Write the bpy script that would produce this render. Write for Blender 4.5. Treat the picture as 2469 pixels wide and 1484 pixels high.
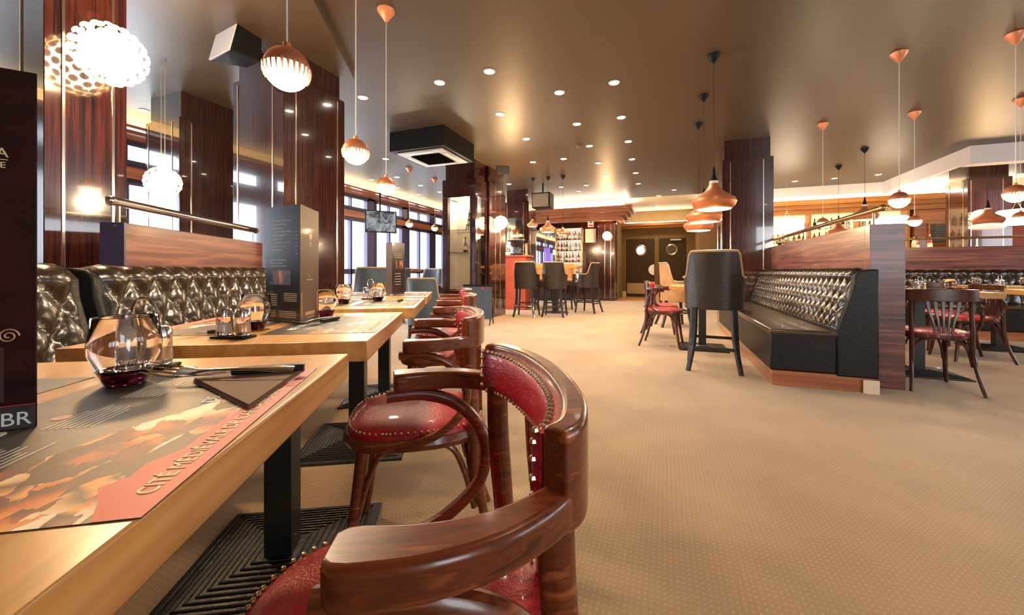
import bpy, math, random
from math import sin, cos, pi, radians as R, sqrt
from mathutils import Vector, Matrix
random.seed(7)
for o in list(bpy.data.objects): bpy.data.objects.remove(o)
SC = bpy.context.scene
COL = SC.collection
# ------------------------------------------------------------------ camera
CAM_H, FPX, HOR, CX = 0.92, 960.0, 655.0, 1234.5
YAW = R(21.0)
cd = bpy.data.cameras.new('camera'); cam = bpy.data.objects.new('camera', cd); COL.objects.link(cam)
cam.location = (0, 0, CAM_H); cam.rotation_euler = (R(90), 0, YAW)
cd.sensor_width = 36; cd.lens = 36*FPX/2469.0
cd.shift_y = -(742.0-HOR)/2469.0
cd.clip_start = 0.02
SC.camera = cam
# ------------------------------------------------------------------ view, world
SC.view_settings.view_transform = 'Standard'; SC.view_settings.look = 'None'
SC.view_settings.exposure = 0.58; SC.view_settings.gamma = 1.0
SC.view_settings.use_curve_mapping = False
W = bpy.data.worlds.new('overcast_sky'); SC.world = W; W.use_nodes = True
bg = W.node_tree.nodes['Background']; bg.inputs[0].default_value = (0.80, 0.88, 1.0, 1); bg.inputs[1].default_value = 5.0

def area(name, loc, rot, sx, sy, power, col, spread=180):
    l = bpy.data.lights.new(name, 'AREA'); l.shape = 'RECTANGLE'; l.size = sx; l.size_y = sy
    l.energy = power; l.color = col; l.spread = R(spread)
    o = bpy.data.objects.new(name, l); COL.objects.link(o); o.location = loc; o.rotation_euler = rot
    return o
# daylight through the left-hand window wall (outside the glass); the other two lamps are added fill, out of view
area('daylight_left', (-7.5, 5.5, 1.6), (0, R(-90), 0), 2.6, 16, 1000, (0.82, 0.89, 1.0))
area('fill_behind', (4.5, -3.3, 1.7), (R(90), 0, 0), 2.6, 1.8, 40, (1.0, 0.93, 0.86))
area('fill_right', (11.6, 4.0, 1.7), (0, R(90), 0), 2.2, 9, 70, (1.0, 0.93, 0.84))

# ------------------------------------------------------------------ frames
def cw(X, D, z=0.0):                     # camera-frame metres (right, forward) -> world
    return Vector((cos(YAW)*X - sin(YAW)*D, sin(YAW)*X + cos(YAW)*D, z))
def at(px, py, D=None, z=None):          # a point of the room seen at px,py at distance D or height z
    if D is None: D = (CAM_H - z)*FPX/(py-HOR)
    return cw((px-CX)/FPX*D, D, CAM_H - (py-HOR)*D/FPX)
TA = R(8.5)                              # window-side tables stand turned against the room
def tw(r, q, z=0.0): return cw(cos(TA)*r - sin(TA)*q, sin(TA)*r + cos(TA)*q, z)
TROT = YAW + TA

# ------------------------------------------------------------------ materials
def new_mat(name):
    m = bpy.data.materials.new(name); m.use_nodes = True
    return m, m.node_tree.nodes, m.node_tree.links, m.node_tree.nodes['Principled BSDF']
def plain(name, col, rough=0.5, metal=0.0, coat=0.0, spec=0.5, bump=0.0, bscale=60, var=0.0, vscale=8):
    m, n, l, b = new_mat(name)
    b.inputs['Base Color'].default_value = (*col, 1); b.inputs['Roughness'].default_value = rough
    b.inputs['Metallic'].default_value = metal; b.inputs['Coat Weight'].default_value = coat
    b.inputs['Coat Roughness'].default_value = 0.06
    b.inputs['Specular IOR Level'].default_value = spec
    tc = n.new('ShaderNodeTexCoord')
    if var:
        t = n.new('ShaderNodeTexNoise'); t.inputs['Scale'].default_value = vscale; t.inputs['Detail'].default_value = 4
        l.new(tc.outputs['Object'], t.inputs['Vector'])
        r = n.new('ShaderNodeValToRGB'); r.color_ramp.elements[0].position = .3; r.color_ramp.elements[1].position = .7
        r.color_ramp.elements[0].color = (*[c*(1-var) for c in col], 1); r.color_ramp.elements[1].color = (*[min(1, c*(1+var)) for c in col], 1)
        l.new(t.outputs['Fac'], r.inputs['Fac']); l.new(r.outputs['Color'], b.inputs['Base Color'])
    if bump:
        t = n.new('ShaderNodeTexNoise'); t.inputs['Scale'].default_value = bscale; t.inputs['Detail'].default_value = 3
        l.new(tc.outputs['Object'], t.inputs['Vector'])
        bp = n.new('ShaderNodeBump'); bp.inputs['Strength'].default_value = bump; bp.inputs['Distance'].default_value = 0.01
        l.new(t.outputs['Fac'], bp.inputs['Height']); l.new(bp.outputs['Normal'], b.inputs['Normal'])
    return m
def wood(name, stops, grain=(60, 60, 1.2), rough=0.25, coat=0.3, detail=5, dist=0.6, crough=0.05):
    m, n, l, b = new_mat(name)
    tc = n.new('ShaderNodeTexCoord'); mp = n.new('ShaderNodeMapping'); mp.inputs['Scale'].default_value = grain
    t = n.new('ShaderNodeTexNoise'); t.inputs['Scale'].default_value = 1.0; t.inputs['Detail'].default_value = detail
    t.inputs['Distortion'].default_value = dist
    r = n.new('ShaderNodeValToRGB')
    e = r.color_ramp.elements
    e[0].position, e[0].color = stops[0][0], (*stops[0][1], 1); e[1].position, e[1].color = stops[-1][0], (*stops[-1][1], 1)
    for p, c in stops[1:-1]:
        k = e.new(p); k.color = (*c, 1)
    l.new(tc.outputs['Object'], mp.inputs['Vector']); l.new(mp.outputs['Vector'], t.inputs['Vector'])
    l.new(t.outputs['Fac'], r.inputs['Fac']); l.new(r.outputs['Color'], b.inputs['Base Color'])
    b.inputs['Roughness'].default_value = rough; b.inputs['Coat Weight'].default_value = coat; b.inputs['Coat Roughness'].default_value = crough
    return m
def emit(name, col, s):
    m, n, l, b = new_mat(name)
    b.inputs['Base Color'].default_value = (*col, 1)
    b.inputs['Emission Color'].default_value = (*col, 1); b.inputs['Emission Strength'].default_value = s
    return m
MACS = [(.30, (.008, .004, .005)), (.46, (.024, .007, .007)), (.56, (.060, .014, .010)), (.70, (.016, .006, .006))]
M = {}
M['macassar'] = wood('glossy_macassar_veneer', MACS, (55, 55, 1.1), .14, .9, 6, .8, .03)
M['macassar_h'] = wood('macassar_veneer_level_grain', [(.3, (.05, .018, .018)), (.5, (.16, .050, .042)), (.62, (.27, .10, .075)), (.74, (.08, .028, .026))], (1.1, 1.1, 30), .34, .15, 6, .8, .12)
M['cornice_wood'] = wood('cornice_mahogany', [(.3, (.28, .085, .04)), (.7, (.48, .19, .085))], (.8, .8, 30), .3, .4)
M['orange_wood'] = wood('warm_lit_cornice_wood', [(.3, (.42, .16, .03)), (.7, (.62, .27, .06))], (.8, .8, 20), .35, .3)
M['oak'] = wood('oak_tabletop', [(.25, (.44, .20, .05)), (.5, (.60, .31, .095)), (.75, (.68, .39, .14))], (46, 1.6, 46), .32, .25, 6, .5, .12)
M['chair_wood'] = wood('polished_beech_mahogany_stain', [(.32, (.070, .015, .006)), (.47, (.20, .044, .013)), (.56, (.13, .028, .009)), (.68, (.40, .105, .030))], (55, 7, 70), .28, .3, 6, .9, .09)
M['chair_wood_dark'] = wood('dark_stained_beech', [(.25, (.035, .012, .008)), (.5, (.075, .024, .014)), (.78, (.11, .036, .02))], (30, 5, 9), .26, .5, 5, .7, .1)
M['stool_leg'] = plain('black_stained_stool_wood', (.018, .018, .022), .3, coat=.3)
M['red_leather'] = plain('red_leather', (.42, .012, .030), .34, coat=.35, bump=.25, bscale=240, var=.3, vscale=5)
M['black_leather'] = plain('black_brown_leather', (.020, .012, .007), .24, coat=.25, bump=.18, bscale=45, spec=.6)
M['seat_leather'] = plain('worn_brown_leather_seat', (.055, .035, .024), .3, coat=.3, bump=.12, bscale=30, var=.3, vscale=4)
M['stool_leather'] = plain('charcoal_brown_leather', (.030, .022, .018), .42, bump=.2, bscale=60, var=.35, vscale=5)
M['tan_leather'] = plain('tan_suede_inside', (.42, .22, .09), .6, var=.2)
M['blue_leather'] = plain('slate_blue_leather', (.07, .095, .13), .4, var=.15)
M['piping'] = plain('golden_piping', (.42, .30, .17), .45)
M['brass'] = plain('aged_brass', (.65, .46, .22), .25, 1)
M['chrome'] = plain('chrome', (.78, .76, .74), .12, 1)
M['trim'] = plain('polished_trim_metal', (.92, .80, .66), .16, 1)
M['steel'] = plain('brushed_steel', (.62, .60, .57), .28, 1)
M['nail'] = plain('antique_brass_nailheads', (.62, .50, .34), .28, 1)
M['copper'] = plain('brushed_copper', (.86, .34, .17), .38, .75)
M['copper_matte'] = plain('copper_lacquer', (.80, .30, .15), .4, .35)
M['iron'] = plain('black_cast_iron', (.012, .013, .014), .38, coat=.2, bump=.25, bscale=150)
M['black'] = plain('black_plastic', (.008, .008, .009), .5, spec=.2)
M['void'] = plain('matt_black_grille', (.004, .004, .004), .9, spec=.0)
M['kick'] = plain('scuffed_brass_kick_plate', (.50, .36, .19), .5, .2)
M['leather_side'] = plain('black_leather_side_panels', (.010, .009, .009), .42, spec=.3, bump=.15, bscale=60)
M['grey_plastic'] = plain('grey_plastic', (.16, .15, .14), .5)
M['silver_plastic'] = plain('pale_silver_plastic', (.42, .42, .42), .4)
M['white_plastic'] = plain('white_plastic', (.78, .80, .84), .35)
M['cord'] = plain('pale_pendant_cord', (.75, .72, .68), .5)
M['cord_black'] = plain('black_pendant_cord', (.02, .02, .02), .5)
M['cream'] = plain('cream_cove_paint', (.80, .70, .52), .8)
M['white_paint'] = plain('white_paint', (.72, .69, .68), .8)
M['frame_blue'] = plain('slate_window_frame', (.050, .048, .120), .35, coat=.2)
M['door_brown'] = plain('dark_brown_door_paint', (.060, .038, .020), .65, spec=.2, var=.1)
M['wall_brown'] = plain('olive_brown_wall_paint', (.20, .125, .045), .85, var=.08)
M['terracotta'] = plain('terracotta_bar_front', (.42, .075, .032), .5, var=.2, vscale=3)
M['paper'] = plain('white_paper', (.82, .80, .78), .7)
M['napkin'] = plain('brown_paper_napkin', (.20, .115, .075), .85, bump=.15, bscale=300)
M['mat_red'] = plain('placemat_red_band', (.60, .035, .035), .5)
M['mat_black'] = plain('placemat_black_field', (.045, .038, .034), .45, var=.5, vscale=30)
M['ink_white'] = plain('white_print', (.85, .83, .80), .5)
M['ink_grey'] = plain('grey_print', (.42, .40, .37), .5)
M['ink_cream'] = plain('cream_print', (.85, .68, .42), .5)
M['ink_gold'] = plain('gold_print', (.62, .40, .20), .4, .4)
M['menu_black'] = plain('laminated_black_menu', (.016, .012, .014), .22, coat=.6)
M['menu_brown'] = plain('laminated_brown_menu', (.085, .050, .034), .45, coat=.1)
M['menu_red'] = plain('laminated_oxblood_menu', (.030, .006, .005), .55, spec=.15, var=.6, vscale=30)
M['chalk'] = plain('blackboard', (.10, .10, .10), .7, var=.3, vscale=20)
M['purple'] = emit('purple_reflection_glow', (.22, .12, .55), .6)  # glow stands for what the far-wall mirror reflects
M['lamp'] = emit('lamp_glow', (1.0, .80, .55), 9)
M['lamp_hot'] = emit('lamp_glow_strong', (1.0, .84, .62), 16)
M['down'] = emit('downlight_glow', (1.0, .86, .68), 30)
M['led'] = emit('led_strip_glow', (1.0, .80, .45), 14)
M['led_white'] = emit('led_cove_glow', (1.0, .88, .70), 22)
M['glow_pane'] = emit('backlit_frosted_panel', (1.0, .88, .66), 3.2)
M['shelf_pane'] = emit('back_bar_lit_panel', (.95, .66, .34), .9)
M['dim_pane'] = emit('dim_backlit_panel', (.85, .82, .66), .45)
M['screen'] = emit('tv_picture_grey', (.55, .56, .60), .0)
def tvmat():
    m, n, l, b = new_mat('tv_picture'); tc = n.new('ShaderNodeTexCoord'); t = n.new('ShaderNodeTexNoise')
    t.inputs['Scale'].default_value = 5; t.inputs['Distortion'].default_value = 1.5; r = n.new('ShaderNodeValToRGB')
    r.color_ramp.elements[0].position = .38; r.color_ramp.elements[0].color = (.03, .035, .05, 1)
    r.color_ramp.elements[1].position = .62; r.color_ramp.elements[1].color = (.45, .5, .55, 1)
    l.new(tc.outputs['Object'], t.inputs['Vector']); l.new(t.outputs['Fac'], r.inputs['Fac'])
    l.new(r.outputs['Color'], b.inputs['Emission Color']); b.inputs['Emission Strength'].default_value = .5
    b.inputs['Base Color'].default_value = (.02, .02, .02, 1); b.inputs['Roughness'].default_value = .15
    return m
M['screen'] = tvmat()
def glass(name, col, rough=0.0, ior=1.45):
    m, n, l, b = new_mat(name)
    b.inputs['Base Color'].default_value = (*col, 1); b.inputs['Transmission Weight'].default_value = 1
    b.inputs['Roughness'].default_value = rough; b.inputs['IOR'].default_value = ior
    return m
M['glass'] = glass('clear_glass', (1, .99, .98))
M['amber_glass'] = glass('smoked_amethyst_glass', (.06, .008, .02))
M['bottle_dark'] = plain('dark_bottle_glass', (.01, .02, .012), .08, coat=.5)
M['bottle_amber'] = plain('amber_bottle_glass', (.30, .11, .02), .1, coat=.5)
M['bottle_clear'] = plain('pale_bottle_glass', (.55, .55, .50), .1, coat=.5)
M['bottle_red'] = plain('red_bottle_glass', (.30, .02, .02), .1, coat=.5)
def pane_mat():
    m, n, l, b = new_mat('window_glass'); out = n['Material Output']
    tr = n.new('ShaderNodeBsdfTransparent'); gl = n.new('ShaderNodeBsdfGlossy'); gl.inputs['Roughness'].default_value = .02
    fr = n.new('ShaderNodeFresnel'); mx = n.new('ShaderNodeMixShader'); mul = n.new('ShaderNodeMath'); mul.operation = 'MULTIPLY'; mul.inputs[1].default_value = .8
    l.new(fr.outputs[0], mul.inputs[0]); l.new(mul.outputs[0], mx.inputs[0]); l.new(tr.outputs[0], mx.inputs[1]); l.new(gl.outputs[0], mx.inputs[2]); l.new(mx.outputs[0], out.inputs[0])
    n.remove(b); return m
M['pane'] = pane_mat()
M['pale_back'] = plain('pale_mirror_reflection', (.58, .55, .50), .22, .35)
M['mirror'] = plain('mirror_glass', (.75, .74, .74), .03, 1)
def crystal():
    m, n, l, b = new_mat('lit_crystal_petals')
    b.inputs['Base Color'].default_value = (.95, .75, .40, 1); b.inputs['Roughness'].default_value = .1
    b.inputs['Emission Color'].default_value = (1, .78, .42, 1); b.inputs['Emission Strength'].default_value = 1.6
    b.inputs['Coat Weight'].default_value = .6
    return m
M['crystal'] = crystal()
def carpet():
    m, n, l, b = new_mat('beige_dotted_carpet')
    tc = n.new('ShaderNodeTexCoord'); vo = n.new('ShaderNodeTexVoronoi'); vo.inputs['Randomness'].default_value = 0.0
    vo.inputs['Scale'].default_value = 58
    mp = n.new('ShaderNodeMapping'); mp.inputs['Rotation'].default_value = (0, 0, R(0)); mp.inputs['Scale'].default_value = (1.0, .85, 0)
    l.new(tc.outputs['Object'], mp.inputs['Vector']); l.new(mp.outputs['Vector'], vo.inputs['Vector'])
    lt = n.new('ShaderNodeValToRGB'); lt.color_ramp.elements[0].position = .12; lt.color_ramp.elements[0].color = (1, 1, 1, 1)
    lt.color_ramp.elements[1].position = .24; lt.color_ramp.elements[1].color = (0, 0, 0, 1)
    l.new(vo.outputs['Distance'], lt.inputs['Fac'])
    big = n.new('ShaderNodeTexNoise'); big.inputs['Scale'].default_value = 1.6; big.inputs['Detail'].default_value = 4
    l.new(tc.outputs['Object'], big.inputs['Vector'])
    r1 = n.new('ShaderNodeValToRGB'); r1.color_ramp.elements[0].position = .3; r1.color_ramp.elements[0].color = (.29, .185, .092, 1)
    r1.color_ramp.elements[1].position = .7; r1.color_ramp.elements[1].color = (.39, .268, .150, 1)
    l.new(big.outputs['Fac'], r1.inputs['Fac'])
    mx = n.new('ShaderNodeMix'); mx.data_type = 'RGBA'; mx.inputs[7].default_value = (.60, .43, .22, 1)
    mf = n.new('ShaderNodeMath'); mf.operation = 'MULTIPLY'; mf.inputs[1].default_value = .45
    l.new(lt.outputs['Color'], mf.inputs[0]); l.new(mf.outputs[0], mx.inputs[0]); l.new(r1.outputs['Color'], mx.inputs[6])
    fine = n.new('ShaderNodeTexNoise'); fine.inputs['Scale'].default_value = 260; l.new(tc.outputs['Object'], fine.inputs['Vector'])
    bp = n.new('ShaderNodeBump'); bp.inputs['Strength'].default_value = .35; bp.inputs['Distance'].default_value = .004
    l.new(fine.outputs['Fac'], bp.inputs['Height']); l.new(bp.outputs['Normal'], b.inputs['Normal'])
    l.new(mx.outputs[2], b.inputs['Base Color']); b.inputs['Roughness'].default_value = .8
    b.inputs['Sheen Weight'].default_value = .25
    return m
M['carpet'] = carpet()
M['ceiling'] = plain('dark_taupe_ceiling', (.084, .059, .037), .40, spec=.5)
def photo_print():
    m, n, l, b = new_mat('placemat_photo_print'); tc = n.new('ShaderNodeTexCoord')
    mp = n.new('ShaderNodeMapping'); mp.inputs['Scale'].default_value = (22, 46, 1); mp.inputs['Rotation'].default_value = (0, 0, R(25))
    nz = n.new('ShaderNodeTexNoise'); nz.inputs['Scale'].default_value = 1.2; nz.inputs['Detail'].default_value = 3
    va = n.new('ShaderNodeVectorMath'); va.operation = 'MULTIPLY_ADD'; va.inputs[1].default_value = (1.4, 1.4, 0)
    vr = n.new('ShaderNodeTexVoronoi'); vr.inputs['Scale'].default_value = 1.0
    sepc = n.new('ShaderNodeSeparateColor'); big = n.new('ShaderNodeTexNoise'); big.inputs['Scale'].default_value = 9; big.inputs['Detail'].default_value = 2
    t = n.new('ShaderNodeMath'); t.operation = 'ADD'; hf = n.new('ShaderNodeMath'); hf.operation = 'MULTIPLY'; hf.inputs[1].default_value = .42
    of = n.new('ShaderNodeMath'); of.operation = 'MULTIPLY_ADD'; of.inputs[1].default_value = 1.0; of.inputs[2].default_value = -.23
    r = n.new('ShaderNodeValToRGB'); e = r.color_ramp.elements
    e[0].position, e[0].color = .34, (.05, .018, .018, 1); e[1].position, e[1].color = .72, (.95, .86, .66, 1)
    for p, c in ((.42, (.18, .03, .02)), (.48, (.62, .13, .03)), (.54, (.85, .38, .10)), (.57, (.10, .05, .06)), (.62, (.75, .45, .22))):
        k = e.new(p); k.color = (*c, 1)
    l.new(tc.outputs['Object'], mp.inputs['Vector']); l.new(mp.outputs['Vector'], nz.inputs['Vector'])
    l.new(nz.outputs['Color'], va.inputs[0]); l.new(mp.outputs['Vector'], va.inputs[2]); l.new(va.outputs[0], vr.inputs['Vector'])
    l.new(vr.outputs['Color'], sepc.inputs[0]); l.new(sepc.outputs[0], hf.inputs[0]); l.new(tc.outputs['Object'], big.inputs['Vector']); l.new(big.outputs['Fac'], of.inputs[0])
    l.new(hf.outputs[0], t.inputs[0]); l.new(of.outputs[0], t.inputs[1])
    l.new(t.outputs[0], r.inputs['Fac']); l.new(r.outputs['Color'], b.inputs['Base Color'])
    b.inputs['Roughness'].default_value = .5
    return m
M['photo'] = photo_print()

# ------------------------------------------------------------------ mesh tools
class MB:
    def __init__(s): s.v, s.f, s.m = [], [], []
    def add(s, vs, fs, mi=0, X=None):
        b = len(s.v)
        s.v += [tuple(X @ Vector(p)) if X else tuple(p) for p in vs]
        s.f += [tuple(b+i for i in f) for f in fs]; s.m += [mi]*len(fs)
        return s
    def box(s, x0, x1, y0, y1, z0, z1, mi=0, X=None):
        v = [(x, y, z) for z in (z0, z1) for y in (y0, y1) for x in (x0, x1)]
        return s.add(v, [(0, 2, 3, 1), (4, 5, 7, 6), (0, 1, 5, 4), (2, 6, 7, 3), (0, 4, 6, 2), (1, 3, 7, 5)], mi, X)
    def loft(s, rings, mi=0, closed=False, cap=True, X=None):
        n = len(rings[0]); vs = [p for r in rings for p in r]; fs = []
        k = len(rings)
        for i in range(k if closed else k-1):
            a, b = i*n, ((i+1) % k)*n
            for j in range(n):
                fs.append((a+j, a+(j+1) % n, b+(j+1) % n, b+j))
        if cap and not closed:
            fs.append(tuple(reversed(range(n)))); fs.append(tuple(range((k-1)*n, k*n)))
        return s.add(vs, fs, mi, X)
    def tube(s, pts, rx, ry=None, n=10, up=(0, 0, 1), rect=False, mi=0, closed=False, X=None):
        pts = [Vector(p) for p in pts]; k = len(pts); rings = []; prev = None
        for i, p in enumerate(pts):
            a = pts[(i-1) % k] if closed or i else p; b = pts[(i+1) % k] if closed or i < k-1 else p
            t = (b-a).normalized()
            sd = t.cross(Vector(up))
            if sd.length < .15 and prev is not None: sd = prev - t*prev.dot(t)
            if sd.length < 1e-4: sd = t.cross(Vector((1, 0, 0)))
            sd.normalize()
            if prev is not None and sd.dot(prev) < 0: sd = -sd
            prev = sd; nn = sd.cross(t).normalized()
            a1 = rx[i] if isinstance(rx, (list, tuple)) else rx
            b1 = a1 if ry is None else (ry[i] if isinstance(ry, (list, tuple)) else ry)
            if rect:
                c = min(a1, b1)*.28
                pr = [(a1, -b1+c), (a1, b1-c), (a1-c, b1), (-a1+c, b1), (-a1, b1-c), (-a1, -b1+c), (-a1+c, -b1), (a1-c, -b1)]
            else: pr = [(a1*cos(2*pi*j/n), b1*sin(2*pi*j/n)) for j in range(n)]
            rings.append([p + sd*x + nn*y for x, y in pr])
        return s.loft(rings, mi, closed, True, X)
    def lathe(s, prof, n=20, c=(0, 0, 0), mi=0, cap=False, X=None):
        rings = [[(c[0]+r*cos(2*pi*j/n), c[1]+r*sin(2*pi*j/n), c[2]+z) for j in range(n)] for r, z in prof]
        return s.loft(rings, mi, False, cap, X)
    def ball(s, c, r, n=10, k=6, mi=0, sq=1.0, X=None):
        return s.lathe([(max(r*sin(pi*i/k), r*.01), -r*sq*cos(pi*i/k)) for i in range(k+1)], n, c, mi, True, X)
    def prism(s, poly, z0, z1, mi=0, X=None):      # poly in xy
        n = len(poly)
        return s.add([(x, y, z0) for x, y in poly]+[(x, y, z1) for x, y in poly],
                     [tuple(reversed(range(n))), tuple(range(n, 2*n))]+[(i, (i+1) % n, n+(i+1) % n, n+i) for i in range(n)], mi, X)
    def profy(s, poly, y0, y1, mi=0, X=None):      # poly in xz, run along y
        n = len(poly)
        return s.add([(x, y0, z) for x, z in poly]+[(x, y1, z) for x, z in poly],
                     [tuple(range(n)), tuple(reversed(range(n, 2*n)))]+[(i, n+i, n+(i+1) % n, (i+1) % n) for i in range(n)], mi, X)
    def build(s, name, mats, parent=None, bevel=0, smooth=True, ang=35, solid=0, sub=0):
        me = bpy.data.meshes.new(name); me.from_pydata(s.v, [], s.f)
        if not isinstance(mats, (list, tuple)): mats = [mats]
        for m in mats: me.materials.append(M[m] if isinstance(m, str) else m)
        me.polygons.foreach_set('material_index', s.m)
        if smooth:
            me.polygons.foreach_set('use_smooth', [True]*len(s.f)); me.set_sharp_from_angle(angle=R(ang))
        me.update()
        o = bpy.data.objects.new(name, me); COL.objects.link(o)
        if parent: o.parent = parent
        if solid:
            k = o.modifiers.new('s', 'SOLIDIFY'); k.thickness = solid; k.offset = 0
        if bevel:
            k = o.modifiers.new('b', 'BEVEL'); k.width = bevel; k.segments = 2; k.limit_method = 'ANGLE'; k.angle_limit = R(40)
        if sub:
            k = o.modifiers.new('u', 'SUBSURF'); k.levels = sub; k.render_levels = sub
        return o
def tag(o, label=None, cat=None, group=None, kind=None):
    if label: o['label'] = label
    if cat: o['category'] = cat
    if group: o['group'] = group
    if kind: o['kind'] = kind
    return o
def thing(name, label, cat, loc=(0, 0, 0), rz=0, group=None):
    o = bpy.data.objects.new(name, None); COL.objects.link(o); o.empty_display_size = .1
    o.location = loc; o.rotation_euler = (0, 0, rz)
    return tag(o, label, cat, group)
def struct(name, mb, mats, parent=None, bevel=0, **k):
    o = mb.build(name, mats, parent, bevel, **k); o['kind'] = 'structure'; return o
def dup(root, loc, rz=None, label=None, group=None, scale=None):
    r = root.copy(); COL.objects.link(r); r.location = loc
    if rz is not None: r.rotation_euler = (0, 0, rz)
    if label: r['label'] = label
    if group: r['group'] = group
    if scale: r.scale = (scale,)*3
    for ch in list(root.children):
        c = ch.copy(); COL.objects.link(c); c.parent = r
        for g in ch.children:
            d = g.copy(); COL.objects.link(d); d.parent = c
    return r
def sm(pts, k=5, closed=False):                    # Catmull-Rom
    pts = [Vector(p) for p in pts]; out = []; n = len(pts)
    for i in range(n if closed else n-1):
        g = (lambda j: pts[j % n]) if closed else (lambda j: pts[max(0, min(n-1, j))])
        a, b, c, d = g(i-1), g(i), g(i+1), g(i+2)
        for t in range(k):
            t /= k
            out.append(.5*((2*b)+(c-a)*t+(2*a-5*b+4*c-d)*t*t+(3*b-a-3*c+d)*t**3))
    if not closed: out.append(pts[-1])
    return out
def text(name, body, size, mat, parent, loc, rot, align='CENTER', ext=.0004, sx=1.0):
    c = bpy.data.curves.new(name, 'FONT'); c.body = body; c.size = size; c.extrude = ext; c.align_x = align; c.align_y = 'CENTER'; c.resolution_u = 3
    o = bpy.data.objects.new(name+'_c', c); COL.objects.link(o)
    dg = bpy.context.evaluated_depsgraph_get(); me = bpy.data.meshes.new_from_object(o.evaluated_get(dg))
    bpy.data.objects.remove(o); me.materials.clear(); me.materials.append(M[mat])
    t = bpy.data.objects.new(name, me); COL.objects.link(t); t.parent = parent; t.location = loc; t.rotation_euler = rot; t.scale = (sx, 1, 1)
    return t
def copy_in(o, parent, loc=None):
    c = o.copy(); COL.objects.link(c); c.parent = parent
    if loc is not None: c.location = loc
    return c
def point(parent, loc, power, col=(1, .78, .5), r=.05):
    l = bpy.data.lights.new('bulb_light', 'POINT'); l.energy = power; l.color = col; l.shadow_soft_size = r
    o = bpy.data.objects.new('bulb_light', l); COL.objects.link(o); o.parent = parent; o.location = loc; return o

# ------------------------------------------------------------------ setting
CH = 3.0
UL, UR, VB, VF = -7.0, 11.2, -3.0, 13.0
struct('floor', MB().box(UL-.2, UR+.2, VB-.2, 16, -.06, 0), 'carpet', smooth=False)
struct('ceiling', MB().box(-6.62, UR, VB, 11.75, CH, CH+.12), 'ceiling', smooth=False)
struct('ceiling_bar_side', MB().box(-6.9, UR, 11.75, 15.2, CH+.08, CH+.16), 'cream', smooth=False)
struct('ceiling_window_side', MB().box(UL-.1, -6.62, VB, 13, CH+.08, CH+.14), 'cream', smooth=False)
struct('trim_1', MB().box(.9, 4.72, 11.72, 11.80, CH-.22, CH+.05), 'white_paint', smooth=False)
# dropped ceiling panel over the window-side tables
cor = at(854, 175, D=960*(CH-CAM_H)/480)
dirr = tw(0, 1)-tw(0, 0); lef = tw(-1, 0)-tw(0, 0)
a = cor; b_ = cor - dirr*6; c_ = b_ + lef*3.2; d_ = cor + lef*1.6
struct('ceiling_panel', MB().prism([(a.x, a.y), (d_.x, d_.y), (c_.x, c_.y), (b_.x, b_.y)], CH-.07, CH+.02), 'ceiling', smooth=False)
# back and right walls, with window openings out of view
def wall_windows_x(name, y, x0, x1, opens, z0, z1, H=CH+.1, t=.15):
    mb = MB(); cur = x0
    for a, b in opens:
        mb.box(cur, a, y-t, y, 0, H); mb.box(a, b, y-t, y, 0, z0); mb.box(a, b, y-t, y, z1, H); cur = b
    mb.box(cur, x1, y-t, y, 0, H); return struct(name, mb, 'wall_brown', smooth=False)
wall_windows_x('wall_back', VB, UL-.2, UR+.2, [(3.2, 5.8)], .8, 2.6)
mb = MB()
for a, b in ((-3.1, .0), (2.0, 2.6), (4.6, 5.2), (7.4, 13.2)): mb.box(UR, UR+.15, a, b, 0, 3.1)
for a, b in ((0, 2.0), (2.6, 4.6), (5.2, 7.4)): mb.box(UR, UR+.15, a, b, 0, .8); mb.box(UR, UR+.15, a, b, 2.5, 3.1)
struct('wall_right', mb, 'wall_brown', smooth=False)
# left window wall: clerestory row over a timber band over tall casements, bays along v
xw = UL
tall = []; v = -1.6
while v < 12.4:
    tall.append((v, v+1.18)); v += 1.42
mb = MB()
ends = [VB]+[t for ab in tall for t in ab]+[13.0]
for i in range(0, len(ends), 2): mb.box(xw-.12, xw, ends[i], ends[i+1], 0, 3.1)
mb.box(xw-.12, xw, VB, 13, 0, .32); mb.box(xw-.12, xw, VB, 13, 2.17, 2.42); mb.box(xw-.12, xw, VB, 13, 2.72, 3.1)
struct('wall_left', mb, 'frame_blue', smooth=False)
wb = MB().box(xw-.02, xw+.05, VB, 13, 2.22, 2.38); struct('trim_2', wb, 'cornice_wood', bevel=.008)
for i, (a, b) in enumerate(tall):
    w = MB()
    for za, zb in ((.32, 2.17), (2.42, 2.72)):
        for s0, s1 in ((a, a+.06), (b-.06, b)): w.box(xw-.09, xw+.02, s0, s1, za, zb)
        w.box(xw-.09, xw+.02, a, b, za, za+.06); w.box(xw-.09, xw+.02, a, b, zb-.04, zb)
    w.box(xw-.08, xw+.01, (a+b)/2-.03, (a+b)/2+.03, .32, 2.17); w.box(xw-.08, xw+.01, (a+b)/2-.015, (a+b)/2+.015, 2.42, 2.72)
    w.box(xw-.08, xw+.01, a, b, .86, .98)
    f = struct('window_%d' % (i+1), w, 'frame_blue', bevel=.004)
    p = struct('pane', MB().box(xw-.06, xw-.05, a, b, .32, 2.17).box(xw-.06, xw-.05, a, b, 2.42, 2.72), 'pane', f, smooth=False)
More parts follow.
